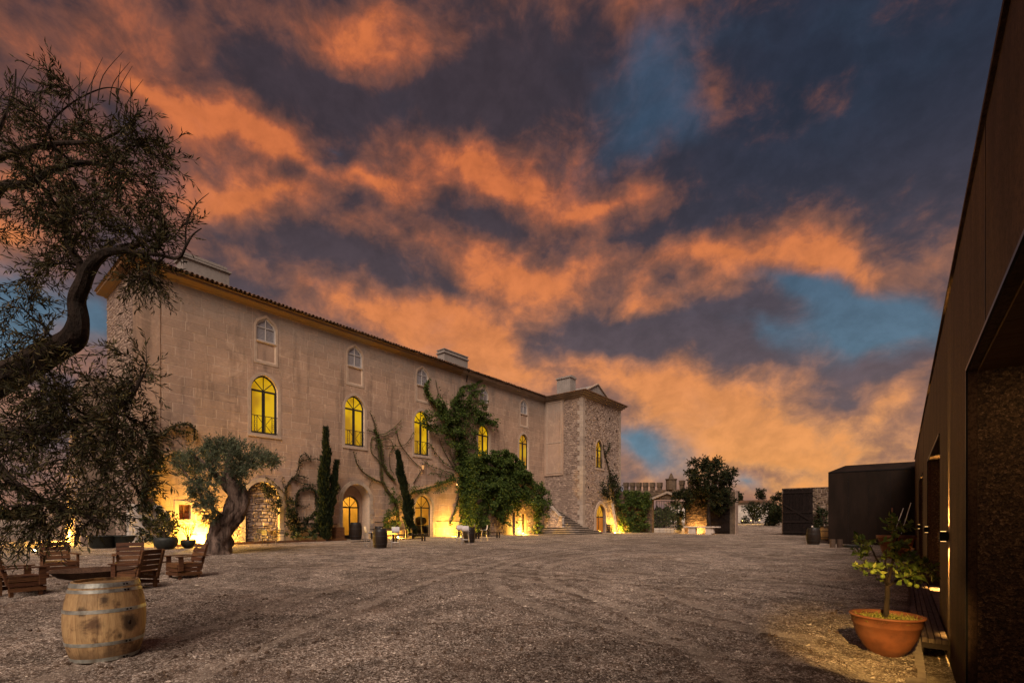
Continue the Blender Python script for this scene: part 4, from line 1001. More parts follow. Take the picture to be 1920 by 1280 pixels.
rubble(MB(), lambda u, v, h: (-26.199 + h, u, v), sy0 - .08, sy0 + .29, .9, 1.9, .2, None, .03).build('parapet_end_rubble', M['white'], st, kind='stuff')
cpng = MB(); cpng.bar((-26.15, sy0 + .1, 2.0), (-26.62, sy0 + .1, 2.1), .5, .09); cpng.bar((-26.6, sy0 + .1, 2.12), (-29.2, sy0 + .1, 4.52), .5, .09); cpng.build('coping', M['step'], st)

# ---------------------------------------------------------------- crenellated gate wall
GY = 50.2
gwl = thing('crenellated_wall', 'stone wall with square merlons and a small spired turret above the iron gate', 'wall', (-19, GY, .3))
def ex(px, py=960): return ony(px, py, GY)
ztop = ex(1240, 918)[2]
gx0, gx1 = ex(1222)[0], ex(1284)[0]; gzt = ex(1250, 936)[2]
xr_ = ex(1369)[0]; xe = ex(1379)[0]
mbw = wall_holes((TX, xr_, -.1, ztop), [[(gx0, .0), (gx1, .0), (gx1, gzt), (gx0, gzt)]], GY, .6, 'y')
mbw.quad((TX, GY + .6, 0), (gx0, GY + .6, 0), (gx0, GY + .6, ztop), (TX, GY + .6, ztop)); mbw.quad((gx1, GY + .6, 0), (xr_, GY + .6, 0), (xr_, GY + .6, ztop), (gx1, GY + .6, ztop)); mbw.quad((gx0, GY + .6, gzt), (gx1, GY + .6, gzt), (gx1, GY + .6, ztop), (gx0, GY + .6, ztop))
mbw.quad((TX, GY, ztop), (xr_, GY, ztop), (xr_, GY + .6, ztop), (TX, GY + .6, ztop)); mbw.box(xr_, xe, GY - .1, GY + .7, 0, ex(1375, 921)[2])
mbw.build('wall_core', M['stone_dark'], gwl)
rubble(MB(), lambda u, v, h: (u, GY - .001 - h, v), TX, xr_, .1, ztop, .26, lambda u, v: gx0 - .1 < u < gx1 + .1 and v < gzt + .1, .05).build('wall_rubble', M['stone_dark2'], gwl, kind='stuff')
MB().box(xe + .0, xe + .07, GY - .12, GY + .72, 0.25, ex(1375, 919)[2]).build('gate_post_trim', M['stone'], gwl)
for px_ in (1172, 1184, 1196, 1208.5, 1221.5, 1235, 1277, 1293, 1308, 1323, 1338, 1353):
    cx = ex(px_)[0]; zt3 = ex(px_, 904 if px_ < 1240 else 900)[2]
    mm = MB(); i = 0
    mm.box(cx - .19, cx + .19, GY + .05, GY + .5, ztop, zt3 - .45); mm.box(cx - .24, cx + .24, GY + .0, GY + .55, zt3 - .45, zt3)
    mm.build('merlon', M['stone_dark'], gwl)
txc = ex(1256.5)[0]; tz0 = ex(1256, 897)[2]; tz1 = ex(1256, 885)[2]
tu = MB(); tu.lathe([(.0, ztop), (.55, ztop), (.55, tz0 - .15), (.62, tz0 - .1), (.62, tz0), (.0, tz0)], 12, (txc, GY + .3, 0)); tu.build('turret', M['stone_dark'], gwl)
MB().lathe([(.3, tz0), (.26, tz0 + .12), (.12, tz0 + .5), (.04, tz1 - .1), (0, tz1)], 10, (txc, GY + .3, 0)).build('spire', M['stone_dark'], gwl)
lt = MB(); lt.bar((gx0 - .5, GY - .16, gzt - .1), ((gx0 + gx1) / 2, GY - .16, gzt + .75), .2, .22); lt.bar((gx1 + .5, GY - .16, gzt - .1), ((gx0 + gx1) / 2, GY - .16, gzt + .75), .2, .22); lt.build('gate_arch_band', M['quoin'], gwl)
ig = thing('iron_gate', 'barred iron gate closing the arch in the crenellated wall', 'gate', ((gx0 + gx1) / 2, GY + .2, .3))
g0x, g1x = ex(1229)[0], ex(1269)[0]; zg = ex(1250, 938)[2]
k = 0; n_ = 13
for k in range(n_):
    xx = g0x + (g1x - g0x) * k / (n_ - 1); MB().bar((xx, GY + .2, .32), (xx, GY + .2, zg), .035 if 0 < k < n_ - 1 else .07).build('bar', M['iron'], ig)
fr = MB()
for zz in (.42, 1.5, zg - .05): fr.bar((g0x, GY + .2, zz), (g1x, GY + .2, zz), .05)
fr.build('rail', M['iron'], ig)
pk_ = thing('picket_barrier', 'low white picket barrier at the foot of the iron gate', 'fence', (g0x, GY - .3, .3))
p0, p1 = ex(1230)[0], ex(1284)[0]
for k in range(22):
    xx = p0 + (p1 - p0) * k / 21; MB().box(xx - .035, xx + .035, GY - .31, GY - .28, .3, .82).build('picket', M['white'], pk_)
rr_ = MB(); rr_.box(p0, p1, GY - .28, GY - .25, .42, .48); rr_.box(p0, p1, GY - .28, GY - .25, .66, .72); rr_.build('rail', M['white'], pk_)
# timber gate leaves
def leaf_gate(px0, px1, pt, label, gy=GY - .35):
    a_ = ony(px0, pt, gy); b_ = ony(px1, pt, gy); zt4 = a_[2]; t = thing('timber_gate', label, 'gate', ((a_[0] + b_[0]) / 2, gy, .3))
    n = 9; wv = (b_[0] - a_[0]) / n
    for k in range(n): MB().box(a_[0] + k * wv + .006, a_[0] + (k + 1) * wv - .006, gy, gy + .05, .34, zt4).build('plank', M['gatewood'], t)
    for z0_ in (.5, 1.45, 2.3, zt4 - .4): MB().box(a_[0] + .02, b_[0] - .02, gy - .05, gy - .001, z0_, z0_ + .16).build('rail', M['gatewood'], t)
    MB().bar((a_[0] + .1, gy - .03, 3.1), (b_[0] - .1, gy - .03, 1.6), .16, .05, (0, 1, 0)).build('brace', M['gatewood'], t)
    return t
leaf_gate(1330, 1368, 925, 'dark timber gate leaf folded back against the crenellated wall behind the stone bench')
leaf_gate(1468, 1524, 917, 'dark timber gate leaf with diagonal brace, right of the gateway')
rw = thing('rubble_wall', 'rubble wall with climbing plants between the right gate leaf and the dark steel building', 'wall', (-4, GY, .3))
rx0 = ex(1466)[0]; zt5 = ex(1500, 914)[2]
MB().box(rx0, 4, GY, GY + .6, 0, zt5).build('wall_core', M['mortar'], rw)
rubble(MB(), lambda u, v, h: (u, GY - .001 - h, v), rx0, 1, .1, zt5, .3, None  , .06).build('wall_rubble', M['stone_dark2'], rw, kind='stuff')

# ---------------------------------------------------------------- steel clad winery on the right
WX = .52; ZL = 3.22; ZR = 4.95
win = thing('steel_clad_building', 'long weathered steel clad building with cork lined recesses along the right edge', 'building', (WX, 10, 0))
j1 = onx(1815, 900, WX)[1]; j2a = onx(1762, 900, WX)[1]; j2b = onx(1740, 900, WX)[1]; j3a = onx(1730, 900, WX)[1]; j3b = onx(1724, 900, WX)[1]
print('jambs', j1, j2a, j2b, j3a, j3b)
YE = 33.4
wh = [[(a_, -.33), (b_, -.33), (b_, ZL), (a_, ZL)] for a_, b_ in ((3.6, j1), (j2a, j2b), (j3a, j3b))]
pan = wall_holes((-6, YE, -.5, ZR), wh, WX, .07); pan.build('steel_panel', M['corten'], win)
pz = MB(); pz.box(WX + .07, 4.5, -6, YE, ZL + .02, ZR - .05); pz.box(WX, 4.5, -6, YE, ZR - .05 + .001, ZR - .04); pz.build('upper_mass', M['corten'], win)
for a_, b_ in ((-6, 3.6), (j1, j2a), (j2b, j3a), (j3b, YE)): MB().box(WX + .072, 4.4, a_, b_, -.5, ZL + .01).build('cork_pier', M['cork'], win)
bk_ = MB(); bk_.box(2.9, 3.0, 3.6, j1, -.5, ZL); bk_.box(1.6, 1.7, j2a, j2b, -.5, ZL); bk_.box(1.6, 1.7, j3a, j3b, -.5, ZL); bk_.build('recess_back', M['corten'], win)
for k in range(8):
    ya = 3.6 + k * (j1 - 3.6) / 8; yb = ya + (j1 - 3.6) / 8
    MB().box(WX + .075, 2.9, ya + .004, yb - .004, ZL - .02, ZL + .015).build('soffit_board', M['ceilwood'], win)
MB().box(WX + .0, 2.9, 3.6, j1, -.5, -.05).build('recess_floor', M['concrete'], win); MB().box(WX, 1.6, j2a, j2b, -.5, -.0).build('recess_floor', M['concrete'], win)
for a_, b_ in ((3.6, j1), (j2a, j2b), (j3a, j3b)):
    eg = MB()
    eg.box(WX - .018, WX - .001, b_ - .0, b_ + .03, -.33, ZL + .03); eg.box(WX - .018, WX - .001, a_, b_, ZL, ZL + .03); eg.build('opening_trim', M['steel'], win)
for k, y_ in enumerate((14.0, 20.2, 26.2)):
    if not any(a_ - .1 < y_ < b_ + .1 for a_, b_ in ((3.6, j1), (j2a, j2b), (j3a, j3b))): MB().box(WX - .004, WX - .0005, y_, y_ + .012, -.33, ZR).build('panel_seam', M['steel'], win)
for y_ in (5.4,): MB().box(WX - .004, WX - .0005, y_, y_ + .01, ZL + .05, ZR).build('panel_seam', M['steel'], win)
MB().box(WX - .03, WX + .4, -6, YE, ZR - .035, ZR + .02).build('parapet_cap', M['corten'], win)
# up-and-down wall lamps
lampme = None
def wall_lamp(y, z, label, e=1300):
    t = thing('wall_lamp', label, 'wall lamp', (WX, y, z), 0, 'box lamps on the steel wall')
    b_ = MB(); b_.box(WX - .105, WX - .012, y - .045, y + .045, z - .07, z + .07); b_.box(WX - .012, WX - .001, y - .03, y + .03, z - .05, z + .05); b_.build('lamp_body', M['steel'], t)
    for s_ in (-1, 1):
        MB().box(WX - .09, WX - .03, y - .032, y + .032, *sorted((z + s_ * .0705, z + s_ * .074))).build('lens', M['lamp_dim'], t)
        sp_ = spot('lamp_beam', (WX - .06, y, z + s_ * .078), (.28, 0, s_), e, 42, (1, .56, .14), .012, .9); sp_.parent = t; sp_.location = (-.05, 0, s_ * .08)
lz = onx(1779, 1005, WX)[2]; ly = [onx(p, 1000, WX)[1] for p in (1779, 1743, 1727)]
wall_lamp(ly[0], lz, 'nearest box lamp shining up and down the steel wall')
wall_lamp(ly[1], lz, 'middle box lamp on the steel wall past the second doorway', 1300)
wall_lamp(ly[2], lz, 'farthest box lamp on the steel wall near the terracotta planter', 1300)
# light inside the near recess
DLP = (1.3, 5.6, ZL - .03)
dl = thing('recess_downlight', 'warm downlight in the ceiling of the near recess', 'ceiling lamp', DLP)
MB().lathe([(.0, 0), (.05, 0), (.06, .01)], 12, (DLP[0], DLP[1], ZL - .035)).build('lens', M['lamp_dim'], dl)
sp_ = spot('downlight_beam', (DLP[0], DLP[1], ZL - .06), (-.1, .6, -1), 26, 140, (1, .62, .25), .05, .7)
FLP = Vector((.44, 2.66, 2.6)); fll = thing('wall_floodlight', 'small warm floodlight on the steel wall aimed at the terracotta bowl', 'floodlight', tuple(FLP))
MB().box(.40, .519, 2.56, 2.64, 2.54, 2.68).build('housing', M['steel'], fll); MB().box(.41, .49, 2.641, 2.645, 2.55, 2.66).build('lens', M['lamp_dim'], fll)
spot('floodlight_beam', tuple(FLP), Vector((-.38, 7.3, .35)) - FLP, 4200, 23, (1, .58, .17), .04, .9)
# dark steel block at the end of the yard
ca = ony(1553, 1022, YE); za, zb2 = ony(1553, 885, YE)[2], ony(1650, 868, YE + .8)[2]
bx0 = ca[0]
db = thing('dark_steel_block', 'dark steel clad block with chamfered roof at the far right of the yard', 'building', (bx0, YE, .2))
d = MB(); x1_ = 4.4; yb = 46; cxm = .75
base = [(bx0, YE), (x1_, YE), (x1_, yb), (bx0, yb)]; top = [(bx0 + cxm, YE + 1.0), (x1_, YE + 1.0), (x1_, yb), (bx0 + cxm, yb)]
lo = [(p[0], p[1], -.4) for p in base]; md = [(p[0], p[1], za) for p in base]; tp = [(p[0], p[1], zb2) for p in top]
for r1, r2 in ((lo, md), (md, tp)):
    for k in range(4): d.quad(r1[k], r1[(k + 1) % 4], r2[(k + 1) % 4], r2[k])
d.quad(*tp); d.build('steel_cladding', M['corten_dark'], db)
ln_ = MB()
for k in range(1, 4): ln_.box(bx0 + k * .95, bx0 + k * .95 + .012, YE - .006, YE - .001, .2, za)
ln_.box(bx0, x1_, YE - .02, YE - .001, za - .05, za); ln_.build('panel_seam', M['steel'], db)
# kerb and deck
kb = thing('concrete_kerb', 'pale concrete kerb strip between gravel and ditch by the steel wall', 'kerb', (.1, 6, 0))
y = -1.0
while y < 16:
    MB().box(.03, .2, y + .006, y + 1.994, -.45, .015 + R.uniform(-.003, .003)).build('kerb_stone', M['concrete'], kb); y += 2
dk = thing('timber_deck', 'weathered plank walkway bridging the ditch beside the steel wall', 'walkway', (.35, 9, 0))
ydk = 8.95
for k in range(4):
    for q in range(3):
        y0_ = ydk + q * 2.6; MB().box(.215 + k * .072, .215 + k * .072 + .062, y0_ + R.uniform(0, .012), y0_ + 2.58, -.03, .03 + R.uniform(-.003, .003)).build('plank', M['deckwood'], dk)
for a_ in (ydk + .03, ydk + 2.6): MB().box(.21, .5, a_, a_ + .08, -.11, -.03).build('joist', M['darkwood'], dk)

# ---------------------------------------------------------------- barrels
def make_barrel(name, label, wood, hoop, loc=(0, 0, 0), H=.95, rm=.36, re=.29, ns=24, rz=0., lean=0, group=None):
    t = thing(name, label, 'barrel', (0, 0, 0), 0, group)
    rad = lambda z: re + (rm - re) * (1 - (2 * z / H - 1) ** 2)
    for k in range(ns):
        a0 = 2 * math.pi * k / ns + .0022; a1 = 2 * math.pi * (k + 1) / ns - .0022; mb = MB(); nz = 9
        dr = R.uniform(-.0015, .0015)
        for i in range(nz + 1):
            z = H * i / nz; r_ = rad(z) + dr
            for a, rr in ((a0, r_), ((a0 + a1) / 2, r_ + .0015), (a1, r_), (a1, r_ - .022), (a0, r_ - .022)): mb.v.append((rr * math.cos(a), rr * math.sin(a), z))
        for i in range(nz):
            for j in range(5): mb.f.append((i * 5 + j, i * 5 + (j + 1) % 5, i * 5 + 5 + (j + 1) % 5, i * 5 + 5 + j))
        mb.f.append((0, 1, 2, 3, 4)); q = nz * 5; mb.f.append((q, q + 1, q + 2, q + 3, q + 4))
        mb.build('stave', wood, t)
    for zc, wd_ in ((H * .962, .052), (H * .89, .04), (H * .645, .043), (H * .235, .043), (H * .03, .045)):
        z0, z1 = zc - wd_ / 2, zc + wd_ / 2; e = .0035
        hp = MB().lathe([(rad(z0) + .001, z0), (rad(z0) + e, z0), (rad(z1) + e, z1), (rad(z1) + .001, z1)], 48).build('hoop', hoop, t)
        rv = MB(); b0 = -.55
        for da_, dz in ((-.05, .0), (.05, .0), (-.05, wd_ * .0)):
            a = b0 + da_; rr = rad(zc) + e; c = (rr * math.cos(a), rr * math.sin(a), zc)
            rv.tube([c, (c[0] + .008 * math.cos(a), c[1] + .008 * math.sin(a), zc)], (.011 if ns > 20 else .006), 8)
        rr = rad(zc) + e + .001
        rv.build('rivet', M['steel'], hp, kind='stuff')
        MB().lathe([(rad(z0) + e, z0 + .001), (rad(z0) + e + .003, z0 + .001), (rad(z1) + e + .003, z1 - .001), (rad(z1) + e, z1 - .001)], 4, a0=b0 - .09, a1=b0 + .09).build('hoop_overlap', hoop, hp)
    for k in range(6):
        ri = rad(H) - .02; xa, xb = -ri + k * ri / 3 + .0015, -ri + (k + 1) * ri / 3 - .0015
        pts = [(x, -math.sqrt(max(0, ri * ri - x * x))) for x in (xa, (xa + xb) / 2, xb)] + [(x, math.sqrt(max(0, ri * ri - x * x))) for x in (xb, (xa + xb) / 2, xa)]
        MB().prism(pts, H - .055, H - .035, 'z').build('head_board', wood, t)
    bh = MB(); a = -.52; z = H * .47; c = (rad(z) * math.cos(a), rad(z) * math.sin(a), z)
    bh.tube([(c[0] - .01, c[1] * 1, z), (c[0] + .004 * math.cos(a), c[1] + .004 * math.sin(a), z)], .024, 10); bh.build('bung_hole', M['soil'], t)
    t.location = loc; t.rotation_euler = (0, lean, rz); return t
q = G(198, 1229)
# turn so that the riveted overlap faces right of the view
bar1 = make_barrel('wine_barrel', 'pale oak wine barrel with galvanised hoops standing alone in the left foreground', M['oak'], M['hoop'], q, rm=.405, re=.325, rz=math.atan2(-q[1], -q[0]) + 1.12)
BLOC = []
b2 = make_barrel('wine_barrel', 'dark wine barrel used as a table between the two white stools on the left', M['oakdark'], M['hoopdark'], G(713, 1027), ns=18, group='dark wine barrels used as tables')
copy_thing(b2, G(880, 1017), .7, 'dark wine barrel table among the white stools before the ivy mound', 'dark wine barrels used as tables')
copy_thing(b2, G(1525, 1020), 1.3, 'dark wine barrel standing in front of the right gate leaf', 'dark wine barrels used as tables')
oak2 = copy_thing(b2, G(1548, 1012), 2.1, 'amber lit wine barrel half hidden behind the dark steel block', 'dark wine barrels used as tables')
for ch in oak2.children:
    if ch.name.startswith('stave'): ch.data = ch.data.copy(); ch.data.materials[0] = M['oak']
copy_thing(b2, onx(667, 1004, FX + .55)[:2] + (.28,), .4, 'big dark barrel standing at the right side of the first arched doorway', 'dark barrels along the house wall', (1.15, 1.15, 1.3))
copy_thing(b2, onx(711, 1000, FX + .6)[:2] + (.28,), 2.4, 'dark barrel against the lit wall left of the leaning cypress', 'dark barrels along the house wall')
def jar(px, py, label, m, h=.09, r=.035, z0=.95):
    g_ = G(px, py); mb = MB().lathe([(0, 0), (r, 0), (r, h * .7), (r * .5, h * .85), (r * .5, h), (0, h)], 10)
    o_ = mb.build('lantern', m, None, True); o_.location = (g_[0], g_[1], g_[2] + z0); tag(o_, label, 'lantern')
jar(1523, 1020, 'small clear lantern on top of the dark barrel by the gate leaf', M['whitestone'], .12, .05)
jar(1546, 1012, 'small pale candle on top of the amber lit barrel', M['chair_white'], .12, .04)
jar(715, 1027, 'small glass on the barrel between the two white stools', M['glass'], .08, .035)
# barrels inside the cellars
for (x_, y_, z_, rx, lb) in ((FX - 2.6, d2c + 1.25, 1.0, 1.5708, 'barrel end seen through the first arched glass door'), (FX - 2.4, 26.9, .9, 1.5708, 'lower barrel lying behind the second arched glass door'), (FX - 2.4, 27.75, .9, 1.5708, 'barrel lying behind the right half of the second arched glass door'), (FX - 2.4, 27.1, 1.62, 1.5708, 'upper barrel of the pile behind the second arched glass door')):
    c_b = copy_thing(b2, (x_ , y_, z_), 0, lb, 'barrels lying in the cellars'); c_b.rotation_euler = (0, 1.5708, 0)
for ya, yb, lb_ in ((19.6, 21.4, 'low dark timber rack under the barrel behind the first arched door'), (26.4, 28.3, 'low dark timber rack under the barrels behind the second arched door')):
    tag(MB().box(FX - 2.5, FX - 1.4, ya, yb, .28, .55).build('barrel_rack', M['darkwood']), lb_, 'rack')

# ---------------------------------------------------------------- pallet armchairs round a fire bowl
def make_chair():
    t = thing('pallet_armchair', 'reddish timber armchair', 'armchair')
    W_, D_ = .64, .62
    def bd(name, *a, m=None): MB().box(*a, m=m).build(name, M['wood'], t)
    for sx_ in (-1, 1):
        for z0_ in (.10, .205, .31): bd('side_slat', *sorted((sx_ * W_ / 2, sx_ * (W_ / 2 - .022))), -D_ / 2 + .02, D_ / 2, z0_, z0_ + .085)
        for y0_ in (-D_ / 2 + .05, D_ / 2 - .11): bd('leg', *sorted((sx_ * (W_ / 2 - .024), sx_ * (W_ / 2 - .085))), y0_, y0_ + .06, 0, .38)
        bd('arm_post', *sorted((sx_ * (W_ / 2 + .002), sx_ * (W_ / 2 + .042))), D_ / 2 - .13, D_ / 2 - .02, .22, .585)
        bd('armrest', *sorted((sx_ * (W_ / 2 - .04), sx_ * (W_ / 2 + .07))), -D_ / 2 - .12, D_ / 2 + .03, .587, .612)
    for z0_ in (.10, .205, .31): bd('front_slat', -W_ / 2 + .023, W_ / 2 - .023, D_ / 2 - .02, D_ / 2 + .002, z0_, z0_ + .085)
    for k in range(6): bd('seat_slat', -W_ / 2 + .01, W_ / 2 - .01, -D_ / 2 + .04 + k * .095, -D_ / 2 + .04 + k * .095 + .083, .398, .418)
    mt = Matrix.Translation((0, -D_ / 2 + .03, .33)) @ Matrix.Rotation(math.radians(14), 4, 'X')
    for sx_ in (-1, 1): bd('back_post', sx_ * .27 - .03, sx_ * .27 + .03, -.045, -.005, -.08, .6, m=mt)
    for k in range(4): bd('back_slat', -W_ / 2 + .01, W_ / 2 - .01, -.003, .019, .12 + k * .125, .12 + k * .125 + .105, m=mt)
    return t
bowl_c = Vector(G(175, 1100))
ch0 = make_chair(); grp = 'timber armchairs round the fire bowl'; first = True
for (px_, py_, lab, dr) in ((346, 1083, 'timber armchair standing apart on the right of the fire bowl, seen from its side', None), (256, 1103, 'timber armchair with its slatted back to the camera, directly behind the oak barrel', None),
                        (244, 1080, 'timber armchair half hidden behind the chair nearest the oak barrel', 20), (110, 1080, 'timber armchair facing the camera across the fire bowl under the tree', None), (38, 1115, 'timber armchair at the left edge under the hanging leaves', None)):
    p = Vector(G(px_, py_)); d_ = bowl_c - p; rz = math.atan2(d_.y, d_.x) - math.pi / 2 + (math.radians(dr) if dr else 0)
    if first: ch0.location = p; ch0.rotation_euler = (0, 0, rz); tag(ch0, lab, None, grp); first = False
    else: copy_thing(ch0, p, rz, lab, grp)
fb = thing('fire_bowl', 'shallow dark steel fire bowl with ash among the timber armchairs', 'fire bowl', tuple(bowl_c))
MB().lathe([(.0, .16), (.3, .17), (.62, .26), (.78, .40), (.8, .405), (.8, .42), (.76, .42), (.6, .31), (.28, .24), (0, .23)], 32, tuple(bowl_c)).build('bowl', M['rust'] if 'rust' in M else M['corten'], fb, True)
MB().lathe([(0, .30), (.3, .3), (.55, .285), (.6, .28)], 20, tuple(bowl_c)).build('ash', M['whitestone'], fb)
for k in range(4):
    a = k * 1.57 + .5; MB().bar((bowl_c.x + .55 * math.cos(a), bowl_c.y + .55 * math.sin(a), 0.02), (bowl_c.x + .5 * math.cos(a), bowl_c.y + .5 * math.sin(a), .28), .05).build('leg', M['steel'], fb)

# ---------------------------------------------------------------- white stools, tables, bistro set
def make_stool():
    t = thing('bar_stool', 'white bar stool', 'bar stool')
    sh = MB(); prof = [(-.02, .21, .735), (0, .19, .75), (.0, .0, .74), (0, -.13, .75), (0, -.18, .80), (0, -.205, .92), (0, -.215, 1.06)]
    n = len(prof)
    for (o_, y_, z_) in prof:
        w_ = .2 if z_ < .9 else .19
        for xx in (-w_, -w_ * .5, 0, w_ * .5, w_): sh.v.append((xx, y_ + (abs(xx) * .08), z_ + abs(xx) * .06 * (1 if z_ < .8 else 0)))
    m_ = len(sh.v)
    sh.v += [(v[0], v[1] - .012 * (v[2] > .8), v[2] - .012 * (v[2] <= .8)) for v in sh.v[:m_]]
    for i in range(n - 1):
        for j in range(4):
            a = i * 5 + j; sh.f.append((a, a + 1, a + 6, a + 5)); sh.f.append((m_ + a, m_ + a + 5, m_ + a + 6, m_ + a + 1))
    sh.build('seat_shell', M['chair_white'], t, True)
    for sx_ in (-1, 1):
        for sy_ in (-1, 1): MB().tube([(sx_ * .15, sy_ * .13, .73), (sx_ * .215, sy_ * .2, 0)], .013, 6).build('leg', M['chrome'], t)
    fr = MB(); c4 = [(-.2, .18, .27), (.2, .18, .27), (.2, -.18, .27), (-.2, -.18, .27), (-.2, .18, .27)]; fr.tube(c4, .009, 5); fr.build('footrest', M['chrome'], t)
    return t
s0 = make_stool(); first = True; grp = 'white bar stools round the barrel tables'
for (px_, py_, lab, rz) in ((692, 1025, 'white bar stool left of the left barrel table', -.9), (742, 1026, 'white bar stool right of the left barrel table, back turned to the camera', .3),
                        (862, 1015, 'white bar stool left of the barrel table by the ivy mound', .2), (873, 1020, 'white bar stool in front of the barrel table by the ivy mound', .1), (908, 1015, 'white bar stool turned sideways right of the barrel table by the ivy mound', 1.9)):
    p = Vector(G(px_, py_)); rz = rz + T - .1
    if first: s0.location = p; s0.rotation_euler = (0, 0, rz); tag(s0, lab, None, grp); first = False
    else: copy_thing(s0, p, rz, lab, grp)
def make_table(L, label):
    t = thing('plank_table', label, 'table')
    for k in range(5): MB().box(-.42 + k * .17, -.42 + k * .17 + .16, -L / 2, L / 2, .72, .765).build('plank', M['darkwood'], t)
    for sy_ in (-1, 1):
        for sx_ in (-1, 1): MB().box(sx_ * .33 - .05, sx_ * .33 + .05, sy_ * (L / 2 - .3) - .05, sy_ * (L / 2 - .3) + .05, 0, .72).build('leg', M['darkwood'], t)
    MB().box(-.04, .04, -L / 2 + .3, L / 2 - .3, .25, .33).build('stretcher', M['darkwood'], t); return t
def make_bench(L, label):
    t = thing('plank_bench', label, 'bench')
    for k in range(2): MB().box(-.18 + k * .185, -.18 + k * .185 + .175, -L / 2, L / 2, .42, .465).build('plank', M['darkwood'], t)
    for sy_ in (-1, 1):
        for sx_ in (-1, 1): MB().box(sx_ * .12 - .04, sx_ * .12 + .04, sy_ * (L / 2 - .25) - .04, sy_ * (L / 2 - .25) + .04, 0, .42).build('leg', M['darkwood'], t)
    MB().box(-.03, .03, -L / 2 + .25, L / 2 - .25, .15, .21).build('stretcher', M['darkwood'], t); return t
p = G(738, 1010); t1 = make_table(3.4, 'long dark plank table behind the left barrel table'); t1.location = p
p2 = G(768, 1015); bn = make_bench(2.9, 'dark plank bench on the near side of the left plank table'); bn.location = p2; bn.rotation_euler = (0, 0, .05)
copy_thing(t1, G(888, 1006), .04, 'long dark plank table under the ivy, behind the right barrel table')
copy_thing(bn, G(915, 1009), .02, 'dark plank bench on the near side of the plank table under the ivy')
copy_thing(bn, tuple(Vector(p) + Vector((-1.0, .1, 0))), 0, 'dark plank bench between the left plank table and the lit wall')
bo = MB().lathe([(0, 0), (.035, 0), (.038, .18), (.014, .23), (.014, .3), (0, .3)], 10); bb = bo.build('bottle', M['glass'], None, True); g_ = G(890, 1006); bb.location = (g_[0], g_[1], g_[2] + .766); tag(bb, 'glass bottle standing on the plank table under the ivy', 'bottle')
# folding garden table and chairs
p = G(536, 1015); bt_ = thing('garden_table', 'thin topped garden table on metal legs before the rubble filled arch', 'table')
for k in range(6): MB().box(-.36 + k * .122, -.36 + k * .122 + .115, -1.15, 1.15, .72, .745).build('slat', M['pinetop'] if 'pinetop' in M else M['oak'], bt_)
for sx_ in (-1, 1):
    for sy_ in (-1, 1): MB().tube([(sx_ * .3, sy_ * .95, .72), (sx_ * .33, sy_ * 1.02, 0)], .014, 5).build('leg', M['iron'], bt_)
bt_.location = p
def make_gchair():
    t = thing('garden_chair', 'slim black metal garden chair', 'chair')
    for sx_ in (-1, 1):
        MB().tube([(sx_ * .2, .2, 0), (sx_ * .2, .18, .45), (sx_ * .2, -.18, .45)], .011, 5).build('leg', M['iron'], t)
        MB().tube([(sx_ * .2, -.24, 0), (sx_ * .2, -.18, .45), (sx_ * .19, -.25, .86)], .011, 5).build('leg', M['iron'], t)
    for k in range(6): MB().box(-.2, .2, -.18 + k * .065, -.18 + k * .065 + .05, .45, .462).build('seat_slat', M['iron'], t)
    for k in range(3): MB().box(-.19, .19, -.235 - k * .012, -.225 - k * .012, .6 + k * .09, .66 + k * .09).build('back_slat', M['iron'], t)
    return t
gc = make_gchair(); first = True
for (px_, py_, lab, rz) in ((487, 1019, 'slim black metal garden chair at the left end of the garden table', -2.2), (503, 1022, 'slim black metal garden chair close to the near left corner of the garden table', .3), (527, 1020, 'slim black metal garden chair tucked under the front of the garden table', .9), (480, 1013, 'slim black metal garden chair standing nearest the rubble patch', 2.4)):
    if first: gc.location = G(px_, py_); gc.rotation_euler = (0, 0, rz); tag(gc, lab, None, 'slim metal garden chairs'); first = False
    else: copy_thing(gc, G(px_, py_), rz, lab, 'slim metal garden chairs')
# stone bench in front of the gate
sb = thing('stone_bench', 'pale stone slab bench on two white blocks in front of the gate leaf', 'bench', G(1318, 1001))
def lb(mb, nm, m): return mb.build(nm, m, sb)
o0 = Vector(sb.location); mtx = Matrix.Translation(o0)
lb(MB().box(-1.75, 1.55, -.35, .35, .66, .76, mtx), 'slab', M['whitestone'])
lb(MB().box(-1.35, -.65, -.25, .25, 0, .655, mtx @ Matrix.Rotation(.03, 4, 'Y')), 'support_block', M['whitestone'])
lb(MB().box(.3, .85, -.25, .25, 0, .655, mtx), 'support_block', M['whitestone']); lb(MB().box(.86, 1.08, -.2, .25, 0.0, .66, mtx @ Matrix.Rotation(-.12, 4, 'Y')), 'support_block', M['whitestone'])
# ladder leaning on the ivy
la = onx(1150, 999, -25.0); p0 = Vector((TX + 1.0, onx(1157, 996, TX + 1.0)[1], .3)); p1 = Vector((TX + .35, p0.y + .1, 3.55))
ld = thing('ladder', 'pale wooden ladder leaning beside the ivy, lit yellow by the tower door', 'ladder', tuple(p0))
for dy in (-.2, .2): MB().bar((p0.x, p0.y + dy, p0.z), (p1.x, p1.y + dy * .8, p1.z), .05, .07).build('rail', M['white'], ld)
for k in range(9):
    c = p0.lerp(p1, (k + .6) / 9.4); MB().bar((c.x, c.y - .2, c.z), (c.x, c.y + .2, c.z), .05).build('rung', M['white'], ld)
bx = MB(); q = (TX + .5, onx(1144, 990, TX + .5)[1], .3)
wc = thing('wooden_crate', 'dark wooden crate against the lit wall left of the ladder', 'crate', q)
for k in range(4): MB().box(q[0] - .3, q[0] + .3, q[1] - .3, q[1] + .3, .31 + k * .22, .5 + k * .22).build('slat', M['darkwood'], wc)

